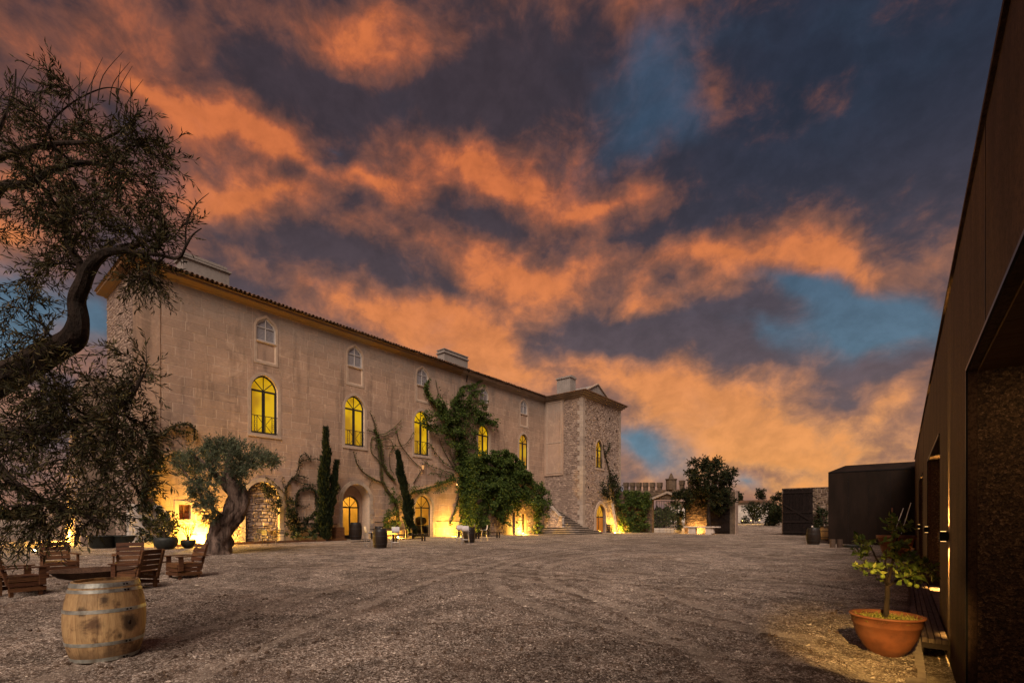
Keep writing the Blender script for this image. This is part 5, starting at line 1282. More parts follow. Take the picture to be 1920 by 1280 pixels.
# ---------------------------------------------------------------- plants: tools
def branch_to(mb, nodes, tgt, r0, seg=6, sag=0, jit=.05, rt=.005):
    """tube from the nearest skeleton node to tgt; nodes gets the new points"""
    arr = np.array([n[0] for n in nodes]); d = np.linalg.norm(arr - np.array(tgt), axis=1)
    i = int(np.argmin(d)); a = Vector(nodes[i][0]); r_ = min(nodes[i][1] * .6, r0); b_ = Vector(tgt); L = (b_ - a).length
    pts = []; rs = []
    for k in range(seg + 1):
        t = k / seg; p_ = a.lerp(b_, t) + Vector((R.uniform(-1, 1), R.uniform(-1, 1), R.uniform(-1, 1))) * jit * L * (t * (1 - t) * 4) + Vector((0, 0, sag * L * t * (1 - t)))
        pts.append(p_); rs.append(r_ * (1 - t) + rt * t)
    mb.tube(pts, rs, 5, False)
    for p_, q_ in zip(pts[1:], rs[1:]): nodes.append((tuple(p_), q_))
    return pts
def path_px(lst):
    return [Vector(at(p[0], p[1], p[2])) for p in lst]
def smooth_path(pts, rs, n=4):
    out = []; ro = []
    for i in range(len(pts) - 1):
        p0 = pts[max(i - 1, 0)]; p1 = pts[i]; p2 = pts[i + 1]; p3 = pts[min(i + 2, len(pts) - 1)]
        for k in range(n):
            t = k / n; out.append(.5 * ((2 * p1) + (p2 - p0) * t + (2 * p0 - 5 * p1 + 4 * p2 - p3) * t * t + (3 * p1 - p0 - 3 * p2 + p3) * t ** 3)); ro.append(rs[i] * (1 - t) + rs[i + 1] * t)
    out.append(pts[-1]); ro.append(rs[-1]); return out, ro
def twigs(pts_list, per, tl, nl, droop, mb, P, Dr, spread=1.0):
    for pts in pts_list:
        n = len(pts)
        for _ in range(per):
            t = R.uniform(.3, 1) ; f = t * (n - 1); i = min(int(f), n - 2); a = pts[i].lerp(pts[i + 1], f - i)
            base_d = (pts[i + 1] - pts[i]).normalized()
            d = (base_d * .6 + Vector((R.gauss(0, 1), R.gauss(0, 1), R.gauss(0, 1))) * .6 * spread).normalized(); L = tl * R.uniform(.6, 1.3)
            p_ = a.copy(); tp = [p_.copy()]
            m_ = 4
            for k in range(m_):
                d = (d + Vector((R.gauss(0, .12), R.gauss(0, .12), droop + R.gauss(0, .1)))).normalized(); p_ = p_ + d * L / m_; tp.append(p_.copy())
            if mb: mb.tube(tp, [.004, .0035, .003, .0025, .0015], 3, False)
            for k in range(nl):
                u = (k + .6) / nl * m_; j = min(int(u), m_ - 1); q_ = tp[j].lerp(tp[j + 1], u - j); dd = (tp[j + 1] - tp[j]).normalized()
                sd = dd.cross(Vector((R.gauss(0, 1), R.gauss(0, 1), R.gauss(0, 1)))).normalized()
                P.append(tuple(q_)); Dr.append(tuple(dd * .75 + sd * R.uniform(.4, .9)))
def ell_targets(blob, n):
    px, py, rx, ry, d0, d1 = blob; out = []
    while len(out) < n:
        a, b_ = R.uniform(-1, 1), R.uniform(-1, 1)
        if a * a + b_ * b_ > 1: continue
        out.append(at(px + a * rx, py + b_ * ry, R.uniform(d0, d1)))
    return out

# ---------------------------------------------------------------- the big tree at the left edge
root = Vector(at(-330, 1150, 7.0)); root.z = 0
bigt = thing('willow_leaved_tree', 'large dark narrow leaved tree overhanging the whole left edge of the yard', 'tree', tuple(root))
nodes = []; tr = MB()
def limb(lst, rs, nn_=8):
    pts, r_ = smooth_path(path_px(lst), rs); tr.tube(pts, r_, nn_, True, .06, R.random() * 6)
    for p_, q_ in zip(pts, r_): nodes.append((tuple(p_), q_))
    return pts
p_, r_ = smooth_path([root, root + Vector((.1, 0, 1.0)), Vector(at(-250, 850, 6.8)), Vector(at(-120, 770, 6.2)), Vector(at(0, 712, 6.0))], [.36, .28, .25, .22, .175]); tr.tube(p_, r_, 10, True, .06, 2)
for a, b_ in zip(p_, r_): nodes.append((tuple(a), b_))
limb([(0, 712, 6), (60, 680, 5.95), (110, 652, 5.9), (140, 632, 5.87), (147, 604, 5.83), (143, 565, 5.8), (156, 535, 5.75), (170, 498, 5.7), (198, 474, 5.7), (236, 469, 5.7), (272, 452, 5.65)], [.175, .165, .145, .13, .105, .09, .08, .07, .05, .035, .022], 10)
limb([(156, 535, 5.75), (152, 500, 5.9), (130, 460, 6.0), (120, 400, 6.1), (140, 340, 6.2)], [.06, .055, .04, .03, .015])
limb([(236, 469, 5.7), (258, 474, 5.6), (300, 478, 5.5), (334, 484, 5.4), (348, 462, 5.4), (362, 440, 5.4), (378, 428, 5.4)], [.03, .024, .02, .018, .013, .009, .005])
limb([(348, 462, 5.4), (350, 420, 5.4), (366, 385, 5.4), (392, 362, 5.4)], [.012, .008, .006, .003], 4)
limb([(-120, 770, 6.2), (-60, 560, 6.4), (-30, 420, 6.3), (0, 352, 6.2), (55, 345, 6.1), (90, 322, 6.1), (150, 305, 6), (200, 312, 6), (240, 330, 5.9)], [.13, .1, .08, .055, .045, .038, .03, .02, .01])
limb([(-30, 420, 6.3), (-20, 320, 6.3), (10, 292, 6.3), (80, 272, 6.3), (140, 268, 6.2), (190, 262, 6.2), (240, 235, 6.2), (265, 205, 6.2)], [.06, .05, .04, .032, .026, .02, .012, .005])
limb([(80, 272, 6.3), (100, 225, 6.3), (140, 190, 6.3), (185, 168, 6.2), (215, 165, 6.2), (240, 174, 6.2)], [.02, .016, .012, .009, .006, .003], 4)
limb([(-20, 320, 6.3), (0, 240, 6.4), (25, 180, 6.4), (30, 130, 6.4)], [.03, .022, .014, .006], 5)
limb([(-120, 770, 6.2), (-40, 810, 6.0), (60, 808, 5.7), (150, 790, 5.5), (230, 760, 5.4), (270, 700, 5.4)], [.10, .085, .06, .045, .03, .01])
limb([(-60, 800, 6.0), (0, 880, 5.6), (60, 930, 5.3), (140, 960, 5.1), (200, 980, 5.0)], [.07, .055, .035, .02, .008])
for k in range(26):   # bare wisps at the top
    b0 = (R.uniform(-20, 250), R.uniform(180, 260)); dx = R.uniform(-10, 50); hh = R.uniform(40, 95)
    s_ = path_px([(b0[0], b0[1], 6.2), (b0[0] + dx * .2, b0[1] - hh * .5, 6.2), (b0[0] + dx, b0[1] - hh, 6.2)]); pp_, rr_ = smooth_path(s_, [.008, .005, .002]); tr.tube(pp_, rr_, 3, False)
tr.build('trunk', M['bark'], bigt)
br = MB(); tw = MB(); P = []; Dr = []
BL_ = [((60, 235, 70, 85, 5.6, 6.8), 13, -.0), ((200, 250, 85, 35, 5.6, 6.6), 10, .0), ((120, 310, 130, 60, 5.5, 6.8), 20, -.05), ((255, 300, 70, 50, 5.5, 6.5), 13, -.05),
       ((70, 420, 100, 60, 5.5, 6.8), 16, -.05), ((220, 400, 130, 60, 5.4, 6.6), 24, -.08), ((310, 420, 50, 45, 5.3, 6.0), 9, -.05), ((130, 480, 90, 35, 5.4, 6.4), 9, -.12),
       ((250, 500, 60, 35, 5.3, 6.0), 9, -.2), ((45, 560, 60, 50, 5.5, 6.6), 7, -.1), ((40, 650, 50, 30, 5.2, 6.4), 6, -.1),
       ((50, 790, 90, 70, 4.9, 6.6), 21, -.15), ((170, 790, 110, 75, 4.8, 6.2), 23, -.15), ((235, 700, 50, 60, 5.2, 6.0), 10, -.1), ((100, 720, 90, 40, 5.2, 6.2), 12, -.1),
       ((50, 900, 90, 70, 4.7, 6.2), 14, -.2), ((165, 900, 105, 70, 4.7, 6.0), 18, -.2), ((240, 830, 45, 70, 5.0, 6.0), 11, -.2),
       ((40, 1000, 80, 55, 4.6, 5.8), 7, -.35), ((150, 975, 80, 30, 4.6, 5.6), 5, -.35), ((100, 160, 80, 20, 6, 6.5), 3, .05)]
for blob, n, dp in BL_:
    tg = [branch_to(br, nodes, t_, .02, 6, .12, .08) for t_ in ell_targets(blob, n)]
    twigs(tg, 8, .36, 13, dp, tw, P, Dr)
for nm, pts in (('hang', [(205, 1010), (215, 1045)]),): pass
br.build('branches', M['bark'], bigt, kind='stuff'); tw.build('twigs', M['bark'], bigt, kind='stuff')
foliage('leaves', P, Dr, .085, .0165, L_TREE, bigt, 'stuff', 300)
print('big tree leaves', len(P))

# ---------------------------------------------------------------- old olive with twisted trunk
ob = Vector(G(404, 1040)); dep = 20.2
ol = thing('olive_tree', 'old olive with thick twisted trunk and flat crown before the lit wall', 'olive tree', tuple(ob))
ot = MB(); on = []
def olimb(lst, rs, n=18, lump=.2):
    pts, r_ = smooth_path([Vector(at(a, b_, dep + c)) for a, b_, c in lst], rs, 6); ot.tube(pts, r_, n, True, lump, R.random() * 6)
    for a, b_ in zip(pts, r_): on.append((tuple(a), b_))
    return pts
olimb([(404, 1046, -.2), (408, 1020, -.1), (418, 990, 0), (440, 962, .1), (446, 935, .1), (432, 905, 0), (428, 885, 0)], [.62, .46, .40, .36, .34, .28, .16])
olimb([(384, 1044, 0), (396, 1022, -.2), (404, 990, -.3), (424, 968, -.2), (432, 945, -.1), (440, 915, .2)], [.28, .24, .22, .22, .2, .1], 9)
olimb([(424, 1044, .2), (424, 1010, .2), (436, 980, .1), (456, 950, 0), (458, 925, .1), (440, 900, .2)], [.26, .2, .2, .19, .16, .1], 9)
olimb([(434, 925, 0), (410, 895, -.3), (385, 870, -.5), (365, 855, -.5)], [.16, .12, .08, .04], 7)
olimb([(436, 900, .2), (455, 880, .3), (485, 868, .4), (510, 860, .3)], [.12, .09, .06, .03], 7)
olimb([(428, 885, 0), (425, 860, 0), (412, 835, .2), (409, 818, .2)], [.14, .08, .05, .015], 7)
olimb([(418, 965, -.4), (385, 945, -.6), (372, 920, -.7), (350, 890, -.6), (338, 872, -.5)], [.06, .05, .04, .03, .015], 6)
ot.build('trunk', M['olivebark'], ol, True)
obr = MB(); P = []; Dr = []
for blob, n, dp in (((370, 862, 45, 26, dep - 1.3, dep + 1.3), 42, .1), ((430, 850, 60, 24, dep - 1.6, dep + 1.6), 80, .12), ((488, 864, 38, 18, dep - 1, dep + 1.2), 30, .06), ((408, 835, 22, 12, dep - .6, dep + .6), 16, .3),
                    ((430, 880, 60, 14, dep - 1.2, dep + 1), 34, 0), ((362, 900, 24, 22, dep - 1, dep), 9, 0), ((384, 925, 28, 34, dep - 1.2, dep - .2), 48, 0), ((394, 960, 13, 24, dep - .9, dep - .3), 16, -.1), ((350, 868, 22, 24, dep - 1, dep + .8), 22, .05), ((510, 862, 20, 10, dep - .6, dep + .8), 12, .05), ((440, 900, 40, 12, dep - .5, dep + .8), 10, 0)):
    tg = [branch_to(obr, on, t_, .03, 4, .05, .08, .008) for t_ in ell_targets(blob, n)]
    twigs(tg, 8, .3, 12, dp, None, P, Dr)
obr.build('branches', M['olivebark'], ol, kind='stuff'); foliage('leaves', P, Dr, .10, .03, L_OLIVE, ol, 'stuff'); print('olive', len(P))

# ---------------------------------------------------------------- cypresses
def cypress(base, tops, label, n=5200, m=None):
    t = thing('cypress', label, 'cypress', tuple(base)); sk = MB(); P = []; Dr = []
    for (top, r0, z0f) in tops:
        b_ = Vector(base) if z0f == 0 else Vector(base).lerp(Vector(top), z0f); top = Vector(top); L = (top - b_).length
        sk.tube([b_, b_.lerp(top, .5), top], [.1, .06, .01], 6)
        k_ = int(n * (L / 8)); lobes = [(R.uniform(0, 6.28), R.uniform(.08, .9), R.uniform(.1, .2)) for _ in range(26)]
        for _ in range(k_):
            h = R.random() ** .85; a = R.uniform(0, 6.28); w_ = r0 * (min(1, h * 9) ** .5) * (1 - h) ** .55 * (.75 + .25 * math.sin(h * 17 + a * 2))
            for (la_, lh, lw) in lobes:
                if abs(h - lh) < .05: w_ *= 1 + lw * 1.6 * math.cos(a - la_)
            w_ *= R.uniform(.45, 1.08)
            c = b_.lerp(top, h); P.append((c.x + w_ * math.cos(a), c.y + w_ * math.sin(a), c.z)); Dr.append((math.cos(a) * .35 + R.gauss(0, .2), math.sin(a) * .35 + R.gauss(0, .2), 1))
    sk.build('trunk', M['bark'], t); foliage('foliage', P, Dr, .34, .10, m or L_CYP, t, 'stuff'); return t
cb = onx(612, 1005, FX + 1.0); 
def cx_(px, py, x=FX + 1.0): return Vector(onx(px, py, x))
bs_ = Vector((cb[0], cb[1], .3))
cypress(bs_, [(cx_(611, 806), .45, 0), (cx_(632, 868), .28, .1), (cx_(601, 884), .24, .12)], 'tall dark cypress with a split side spire between the two left arches')
cb = cx_(775, 1000, FX + 1.3); cb.z = .3
cypress(cb, [(cx_(745, 850, FX + 1.3), .42, 0)], 'narrow dark cypress leaning left in front of the second glazed door', 9000)

# ---------------------------------------------------------------- climbers
def inpoly(x, y, pl):
    c = False; n = len(pl)
    for i in range(n):
        x1, y1 = pl[i]; x2, y2 = pl[i - 1]
        if (y1 > y) != (y2 > y) and x < (x2 - x1) * (y - y1) / (y2 - y1) + x1: c = not c
    return c
def poly_leaves(pl, n, place, P, Dr, thick=.25, outv=(1, 0, 0), clump=True, edge=4):
    xs = [p[0] for p in pl]; ys = [p[1] for p in pl]; k = 0; tries = 0
    while k < n and tries < n * 30:
        tries += 1
        x = R.uniform(min(xs), max(xs)); y = R.uniform(min(ys), max(ys))
        if not inpoly(x + R.gauss(0, edge * .5), y + R.gauss(0, edge * .5), pl): continue
        if clump:
            c = float(vnoise(x * .13 + 5, y * .13, 7)) * .6 + float(vnoise(x * .35, y * .35, 8)) * .4
            if c < .42: continue
        q_ = Vector(place(x, y)); bul = float(vnoise(x * .09, y * .09, 3)); q_ += Vector(outv) * (R.uniform(0, thick) + bul * thick * 1.5)
        P.append(tuple(q_)); Dr.append((outv[0] * .5 + R.gauss(0, .4), outv[1] * .5 + R.gauss(0, .4), -.7 + R.gauss(0, .45))); k += 1
def strand(sk, pts2, place, r0, r1, dens, P, Dr, thick=.12, outv=(1, 0, 0)):
    pts = [Vector(place(*p)) + Vector(outv) * R.uniform(.03, .1) for p in pts2]; pp, rr = smooth_path(pts, list(np.linspace(r0 * 1.35, r1 * 1.5, len(pts))), 5)
    sk.tube(pp, rr, 5, False)
    for a, b_, q in zip(pp, pp[1:], rr):
        L = (b_ - a).length
        for _ in range(int(L * dens + R.random())):
            c = a.lerp(b_, R.random()) + Vector((R.gauss(0, 1), R.gauss(0, 1), R.gauss(0, 1))) * thick * .5 + Vector(outv) * abs(R.gauss(0, thick * .5))
            P.append(tuple(c)); Dr.append((outv[0] * .6 + R.gauss(0, .5), outv[1] * .6 + R.gauss(0, .5), -.5 + R.gauss(0, .6)))
def climber(label, cat, base, place, polys, strands, m, lsz, outv=(1, 0, 0), name='climbing_vine', thick=.25):
    t = thing(name, label, cat, base); sk = MB(); P = []; Dr = []
    for s_ in strands:
        pts2, r0, r1, dens = s_[:4]; strand(sk, pts2, place, r0, r1, dens, P, Dr, s_[4] if len(s_) > 4 else .12, outv)
    for s_ in polys: poly_leaves(s_[0], s_[1], s_[2] if len(s_) > 2 else place, P, Dr, s_[3] if len(s_) > 3 else thick, outv)
    if sk.v: sk.build('stems', M['vinebark'], t, kind='stuff')
    if P: foliage('leaves', P, Dr, lsz, lsz * .75, m, t, 'stuff')
    return t
FP = lambda px, py: onx(px, py, FX + .05)
climber('dark climber with looping arms at the left corner of the house', 'climbing plant', onx(270, 1010, FX + .3)[:2] + (.3,), FP,
    [([(262, 850), (285, 826), (300, 850), (296, 890), (290, 925), (300, 960), (318, 955), (330, 975), (328, 1012), (250, 1015), (262, 960), (252, 955), (268, 900), (255, 870)], 3000, lambda a, b_: onx(a, b_, FX + .25))],
    [([(268, 1005), (270, 940), (272, 880), (282, 838), (300, 816), (318, 803), (335, 796), (352, 796), (363, 804), (363, 826)], .1, .02, 75), ([(322, 801), (332, 808), (345, 809), (358, 811)], .03, .01, 60),
     ([(285, 882), (302, 862), (322, 851), (342, 856), (348, 872), (352, 880)], .04, .015, 75), ([(348, 810), (350, 828)], .015, .005, 40), ([(300, 862), (310, 884)], .02, .006, 60), ([(276, 845), (285, 790), (282, 760)], .02, .008, 30), ([(310, 815), (318, 836)], .015, .006, 50)], L_DARK, .13)
climber('tangled bare looping vine between the rubble arch and the tall cypress', 'climbing plant', onx(560, 1005, FX + .3)[:2] + (.3,), FP,
    [([(485, 906), (500, 903), (512, 915), (520, 935), (525, 955), (518, 965), (505, 950), (496, 930), (488, 920)], 700), ([(530, 940), (545, 930), (548, 955), (560, 972), (580, 962), (590, 945), (600, 960), (600, 1006), (530, 1006)], 2600, lambda a, b_: onx(a, b_, FX + .2))],
    [([(560, 990), (540, 955), (534, 925), (540, 905), (552, 893), (565, 893), (575, 896)], .06, .015, 45), ([(548, 900), (558, 880), (560, 862), (566, 852), (576, 853), (580, 860)], .03, .01, 45), ([(562, 866), (575, 861), (602, 861)], .02, .01, 40),
     ([(545, 895), (565, 905), (590, 908), (603, 904)], .02, .01, 30), ([(555, 950), (556, 925), (568, 916), (585, 916), (592, 930), (590, 945)], .05, .03, 110), ([(534, 925), (520, 912), (508, 900), (496, 893)], .02, .008, 20), ([(552, 945), (565, 948), (580, 946)], .015, .008, 30), ([(534, 920), (528, 900), (532, 896)], .015, .006, 30)], L_DARK, .12)
climber('bare forking vine with few leaves spreading left above the first leaning cypress', 'climbing plant', onx(735, 1000, FX + .3)[:2] + (.3,), FP,
    [([(714, 915), (728, 910), (745, 930), (748, 955), (742, 985), (715, 990), (712, 970), (728, 950), (725, 935)], 1500), ([(758, 905), (800, 912), (830, 905), (858, 888), (855, 900), (825, 922), (790, 925), (765, 925)], 700)],
    [([(745, 990), (742, 945), (722, 915), (714, 895), (712, 870), (708, 845), (704, 815), (702, 800)], .11, .03, 40), ([(738, 900), (725, 886), (717, 868), (713, 840), (708, 820), (700, 805)], .09, .05, 80), ([(703, 805), (700, 790), (692, 772)], .05, .015, 12), ([(704, 812), (695, 808), (686, 807)], .03, .012, 20), ([(708, 815), (722, 812), (738, 802), (753, 786)], .03, .01, 14), ([(712, 818), (730, 814), (742, 808), (752, 799)], .02, .008, 14),
     ([(712, 826), (725, 822), (735, 830), (736, 842)], .025, .01, 16), ([(710, 825), (698, 820), (694, 835), (697, 850), (710, 865), (716, 890)], .03, .02, 16), ([(702, 834), (712, 832), (705, 836), (700, 845)], .02, .008, 14), ([(720, 835), (740, 836), (760, 832), (775, 809)], .03, .012, 12), ([(742, 808), (748, 830), (762, 850), (778, 868), (792, 878)], .03, .015, 12),
     ([(718, 905), (700, 898), (680, 885), (668, 868), (662, 846)], .05, .02, 22), ([(700, 898), (694, 905), (692, 912)], .02, .008, 12), ([(738, 838), (729, 852), (730, 875), (738, 890)], .02, .012, 12), ([(775, 905), (790, 880), (800, 862)], .03, .01, 10), ([(755, 950), (770, 925), (800, 915), (830, 905), (850, 890)], .07, .05, 60)], L_IVY, .11)
climber('huge green climber spreading like antlers up the middle of the facade', 'climbing plant', onx(880, 1000, FX + .3)[:2] + (.3,), FP,
    [([(788, 770), (805, 778), (818, 760), (838, 752), (848, 738), (866, 728), (872, 745), (860, 765), (880, 760), (893, 775), (898, 800), (885, 815), (890, 850), (905, 880), (895, 905), (862, 915), (846, 880), (848, 850), (832, 838), (818, 815), (796, 806), (780, 800), (782, 780)], 6800),
     ([(860, 890), (900, 895), (905, 930), (905, 998), (866, 998), (862, 965), (852, 935), (846, 915)], 3600, lambda a, b_: onx(a, b_, FX + .15)), ([(890, 752), (912, 770), (925, 790), (922, 808), (912, 796), (902, 790), (898, 800), (888, 790), (880, 765)], 1100), ([(800, 745), (812, 740), (828, 765), (845, 790), (835, 800), (815, 775)], 900), ([(850, 745), (880, 722), (905, 722), (885, 750), (862, 775)], 900)],
    [([(880, 1000), (872, 950), (868, 900), (862, 860), (850, 820), (838, 790), (822, 765), (808, 752), (798, 735), (795, 718)], .16, .04, 110, .25), ([(870, 900), (872, 860), (862, 820), (852, 780), (850, 750)], .12, .05, 100, .25), ([(850, 752), (858, 738), (866, 725), (885, 722), (902, 712)], .05, .012, 60), ([(800, 738), (798, 722), (803, 712)], .05, .02, 80),
     ([(812, 758), (820, 740), (818, 722), (816, 712)], .03, .008, 5), ([(838, 768), (828, 745), (836, 735)], .03, .006, 4), ([(885, 755), (900, 750), (915, 752)], .03, .01, 20), ([(898, 795), (915, 790), (928, 792), (930, 802)], .03, .01, 60), ([(872, 780), (890, 770), (900, 765)], .03, .01, 30), ([(880, 745), (890, 735), (905, 732)], .03, .01, 50),
     ([(855, 880), (835, 870), (818, 852), (805, 832), (800, 842)], .03, .01, 12), ([(855, 885), (840, 860), (828, 838), (822, 820)], .03, .01, 10), ([(858, 885), (846, 860), (840, 840)], .03, .01, 8), ([(860, 890), (850, 862), (852, 835)], .03, .01, 8), ([(850, 888), (825, 880), (805, 872), (792, 862)], .03, .01, 10), ([(850, 892), (828, 890), (812, 886), (800, 890)], .03, .01, 10), ([(852, 896), (832, 902), (815, 905)], .04, .02, 60), ([(860, 930), (850, 960), (842, 985)], .05, .02, 50)], L_IVY, .16, thick=.4)
MP = lambda px, py: onx(px, py, XT + .12)
climber('dense dark green ivy mound smothering the terrace above the small doors', 'ivy', (XT, tyl + 2, .3), MP,
    [([(888, 850), (905, 844), (935, 843), (955, 852), (968, 865), (975, 880), (985, 895), (1000, 905), (1015, 920), (1025, 940), (1024, 965), (1010, 975), (1004, 998), (992, 998), (990, 960), (985, 945), (970, 942), (955, 948), (945, 965), (948, 985), (930, 975), (910, 960), (905, 925), (893, 900)], 12500, MP, .5),
     ([(878, 855), (902, 848), (908, 900), (905, 960), (910, 1000), (880, 1000), (876, 930)], 2600, MP, .35), ([(893, 850), (950, 850), (975, 882), (985, 905), (980, 930), (940, 945), (915, 935), (900, 900)], 8000, MP, .5), ([(960, 940), (975, 940), (974, 965), (968, 985), (964, 960)], 160, MP, .1)],
    [([(1005, 995), (1008, 950), (1000, 915), (980, 890)], .1, .04, 50), ([(905, 990), (915, 940), (925, 900), (935, 860)], .1, .04, 50)], L_IVY, .19, name='ivy_mound')
# ivy over the top of the terrace so that it is no thin curtain
P = []; Dr = []
for _ in range(5200):
    y = R.uniform(tyl, tyr2); x = R.uniform(FX + .05, XT + .3); zt6 = float(np.interp(y, [tyl, tyr - 1.6, tyr + .3, tyr2], [6.85, 6.75, 5.6, 4.6])) + R.uniform(0, .3)
    if abs(x - XT) > .1: P.append((x, y, zt6 - max(0, x - XT) * 1.2)); Dr.append((R.gauss(0, .5), R.gauss(0, .5), R.gauss(.1, .5)))
foliage('top_leaves', P, Dr, .19, .14, L_IVY, bpy.data.objects['ivy_mound'], 'stuff')
P = []; Dr = []
for _ in range(4200):
    P.append((R.uniform(FX + .1, XT + .2), tyl - R.uniform(0, .35), 6.95 * R.random() ** .7)); Dr.append((R.gauss(0, .5), -.5 + R.gauss(0, .4), -.6))
foliage('side_leaves', P, Dr, .19, .14, L_IVY, bpy.data.objects['ivy_mound'], 'stuff')
TP = lambda px, py: onx(px, py, TX + .1)
climber('dark climber hanging over the tower door', 'climbing plant', (TX + .3, 50.6, .3), TP,
    [([(1127, 912), (1136, 900), (1140, 880), (1150, 885), (1152, 905), (1160, 918), (1162, 945), (1158, 965), (1150, 950), (1142, 935), (1134, 935)], 1500), ([(1118, 900), (1128, 905), (1132, 930), (1124, 920)], 160)],
    [([(1160, 990), (1156, 950), (1146, 915), (1142, 885), (1133, 850), (1130, 832)], .09, .02, 25), ([(1134, 850), (1142, 835), (1138, 828)], .02, .006, 40)], L_DARK, .17)
WP = lambda px, py: ony(px, py, GY - .12)
climber('thick ivy covering the crenellated wall between tower and iron gate', 'ivy', (ex(1190)[0], GY - .3, .3), WP,
    [([(1158, 922), (1185, 918), (1222, 922), (1226, 945), (1212, 960), (1222, 985), (1218, 998), (1166, 998), (1163, 960)], 5200)],
    [([(1210, 996), (1205, 960), (1195, 930)], .1, .04, 20)], L_IVY, .19, (0, -1, 0), thick=.4)
climber('dark ivy hanging on the wall right of the iron gate', 'ivy', (ex(1300)[0], GY - .3, .3), WP,
    [([(1262, 922), (1300, 914), (1368, 920), (1368, 950), (1350, 965), (1330, 948), (1300, 945), (1286, 960), (1284, 990), (1274, 992), (1272, 950), (1262, 940)], 4200)],
    [([(1278, 996), (1276, 960), (1290, 935)], .1, .04, 20)], L_DARK, .19, (0, -1, 0), thick=.4)
climber('thin climber on the rubble wall beside the right gate leaf', 'climbing plant', (ex(1540)[0], GY - .3, .3), WP,
    [([(1528, 960), (1540, 950), (1552, 955), (1552, 1000), (1528, 1000)], 600)], [([(1545, 1000), (1540, 970), (1534, 945)], .05, .02, 20)], L_DARK, .18, (0, -1, 0))

# ---------------------------------------------------------------- trees
def tree(name, label, cat, base, trunk, rs, blobs_, per, tl, nl, lf, lsz, lw, bark=None, droop=.05, r0=.04):
    t = thing(name, label, cat, tuple(base)); tk = MB(); nd = []
    pts, r_ = smooth_path([Vector(p) for p in trunk], rs); tk.tube(pts, r_, 8, True, .05); [nd.append((tuple(a), b_)) for a, b_ in zip(pts, r_)]
    P = []; Dr = []
    bsk = MB()
    for blob, n in blobs_:
        tg = [branch_to(bsk, nd, t_, r0, 5, .05, .08, .008) for t_ in ell_targets(blob, n)]; twigs(tg, per, tl, nl, droop, None, P, Dr)
    tk.build('trunk', bark or M['bark'], t); bsk.build('branches', bark or M['bark'], t, kind='stuff'); foliage('crown', P, Dr, lsz, lw, lf, t, 'stuff'); return t
dd = (Vector(ony(1330, 990, GY - 1.6))); d0 = -dd.x * S + dd.y * C
bs_ = Vector((dd.x, dd.y, .3))
tree('garden_tree', 'leafy round tree rising above the merlons of the gate wall', 'tree', bs_, [bs_, at(1328, 960, d0), at(1330, 930, d0), at(1328, 900, d0)], [.22, .18, .13, .05],
     [((1330, 890, 42, 28, d0 - 1.6, d0 + 1.6), 70), ((1300, 880, 18, 16, d0 - 1, d0 + 1), 14), ((1362, 892, 20, 16, d0 - 1, d0 + 1), 14), ((1330, 868, 25, 14, d0 - 1, d0 + 1), 18), ((1335, 930, 50, 18, d0 - 1.5, d0 + 1), 42)], 8, .5, 8, L_DARK, .2, .12)
# beyond the gateway
def bush(px, py, rx, ry, dep_, label, n, lf, lsz=.3):
    c = Vector(at(px, py, dep_)); rxm, rym = rx * dep_ / F, ry * dep_ / F; gzv = float(gz(c.x, c.y))
    t = thing('shrub', label, 'shrub', (c.x, c.y, gzv)); P = []; Dr = []
    MB().tube([(c.x, c.y, gzv - .1), (c.x, c.y, c.z)], [.12, .04], 5).build('stem', M['bark'], t)
    cl = [Vector((R.gauss(0, .45), R.gauss(0, .45), R.uniform(-.8, .75))) for _ in range(14)]
    for _ in range(n):
        k = R.choice(cl); v_ = Vector((R.gauss(0, 1), R.gauss(0, 1), R.gauss(0, 1))).normalized() * R.uniform(.2, .5) + k
        P.append((c.x + v_.x * rxm, c.y + v_.y * rxm, c.z + v_.z * rym)); Dr.append((v_.x + R.gauss(0, .4), v_.y + R.gauss(0, .4), .4 + R.gauss(0, .5)))
    foliage('leaves', P, Dr, lsz, lsz * .6, lf, t, 'stuff'); return t
bush(1390, 962, 14, 20, 72, 'shrub beyond the gateway next to the left gate post', 900, L_POT); bush(1412, 962, 16, 21, 66, 'dark rounded shrub in the middle of the view through the gateway', 1100, L_DARK)
bush(1436, 960, 14, 17, 74, 'lit shrub right of the dark rounded one beyond the gateway', 900, L_POT); bush(1452, 965, 17, 24, 58, 'shrub standing against the right gate leaf beyond the gateway', 1300, L_DARK)
for (px_, py_, lab, e) in ((1392, 972, 'glowing garden lamp among the shrubs beyond the left gate post', 60), (1424, 958, 'glowing garden lamp between the middle shrubs beyond the gateway', 90), (1408, 974, 'glowing garden lamp at the path edge beyond the gateway', 40)):
    q_ = at(px_, py_, 63); gv = float(gz(q_[0], q_[1])); t = thing('garden_lamp', lab, 'garden lamp', (q_[0], q_[1], gv), 0, 'garden lamps beyond the gateway')
    MB().tube([(q_[0], q_[1], gv), (q_[0], q_[1], gv + .35)], .04, 6).build('post', M['steel'], t); MB().lathe([(0, 0), (.05, .03), (.06, .1), (.04, .14), (0, .15)], 8, (q_[0], q_[1], gv + .35)).build('lens', M['lamp_dim'], t)
    point('garden_glow', (q_[0], q_[1], gv + .8), e, (1, .62, .15), .1)
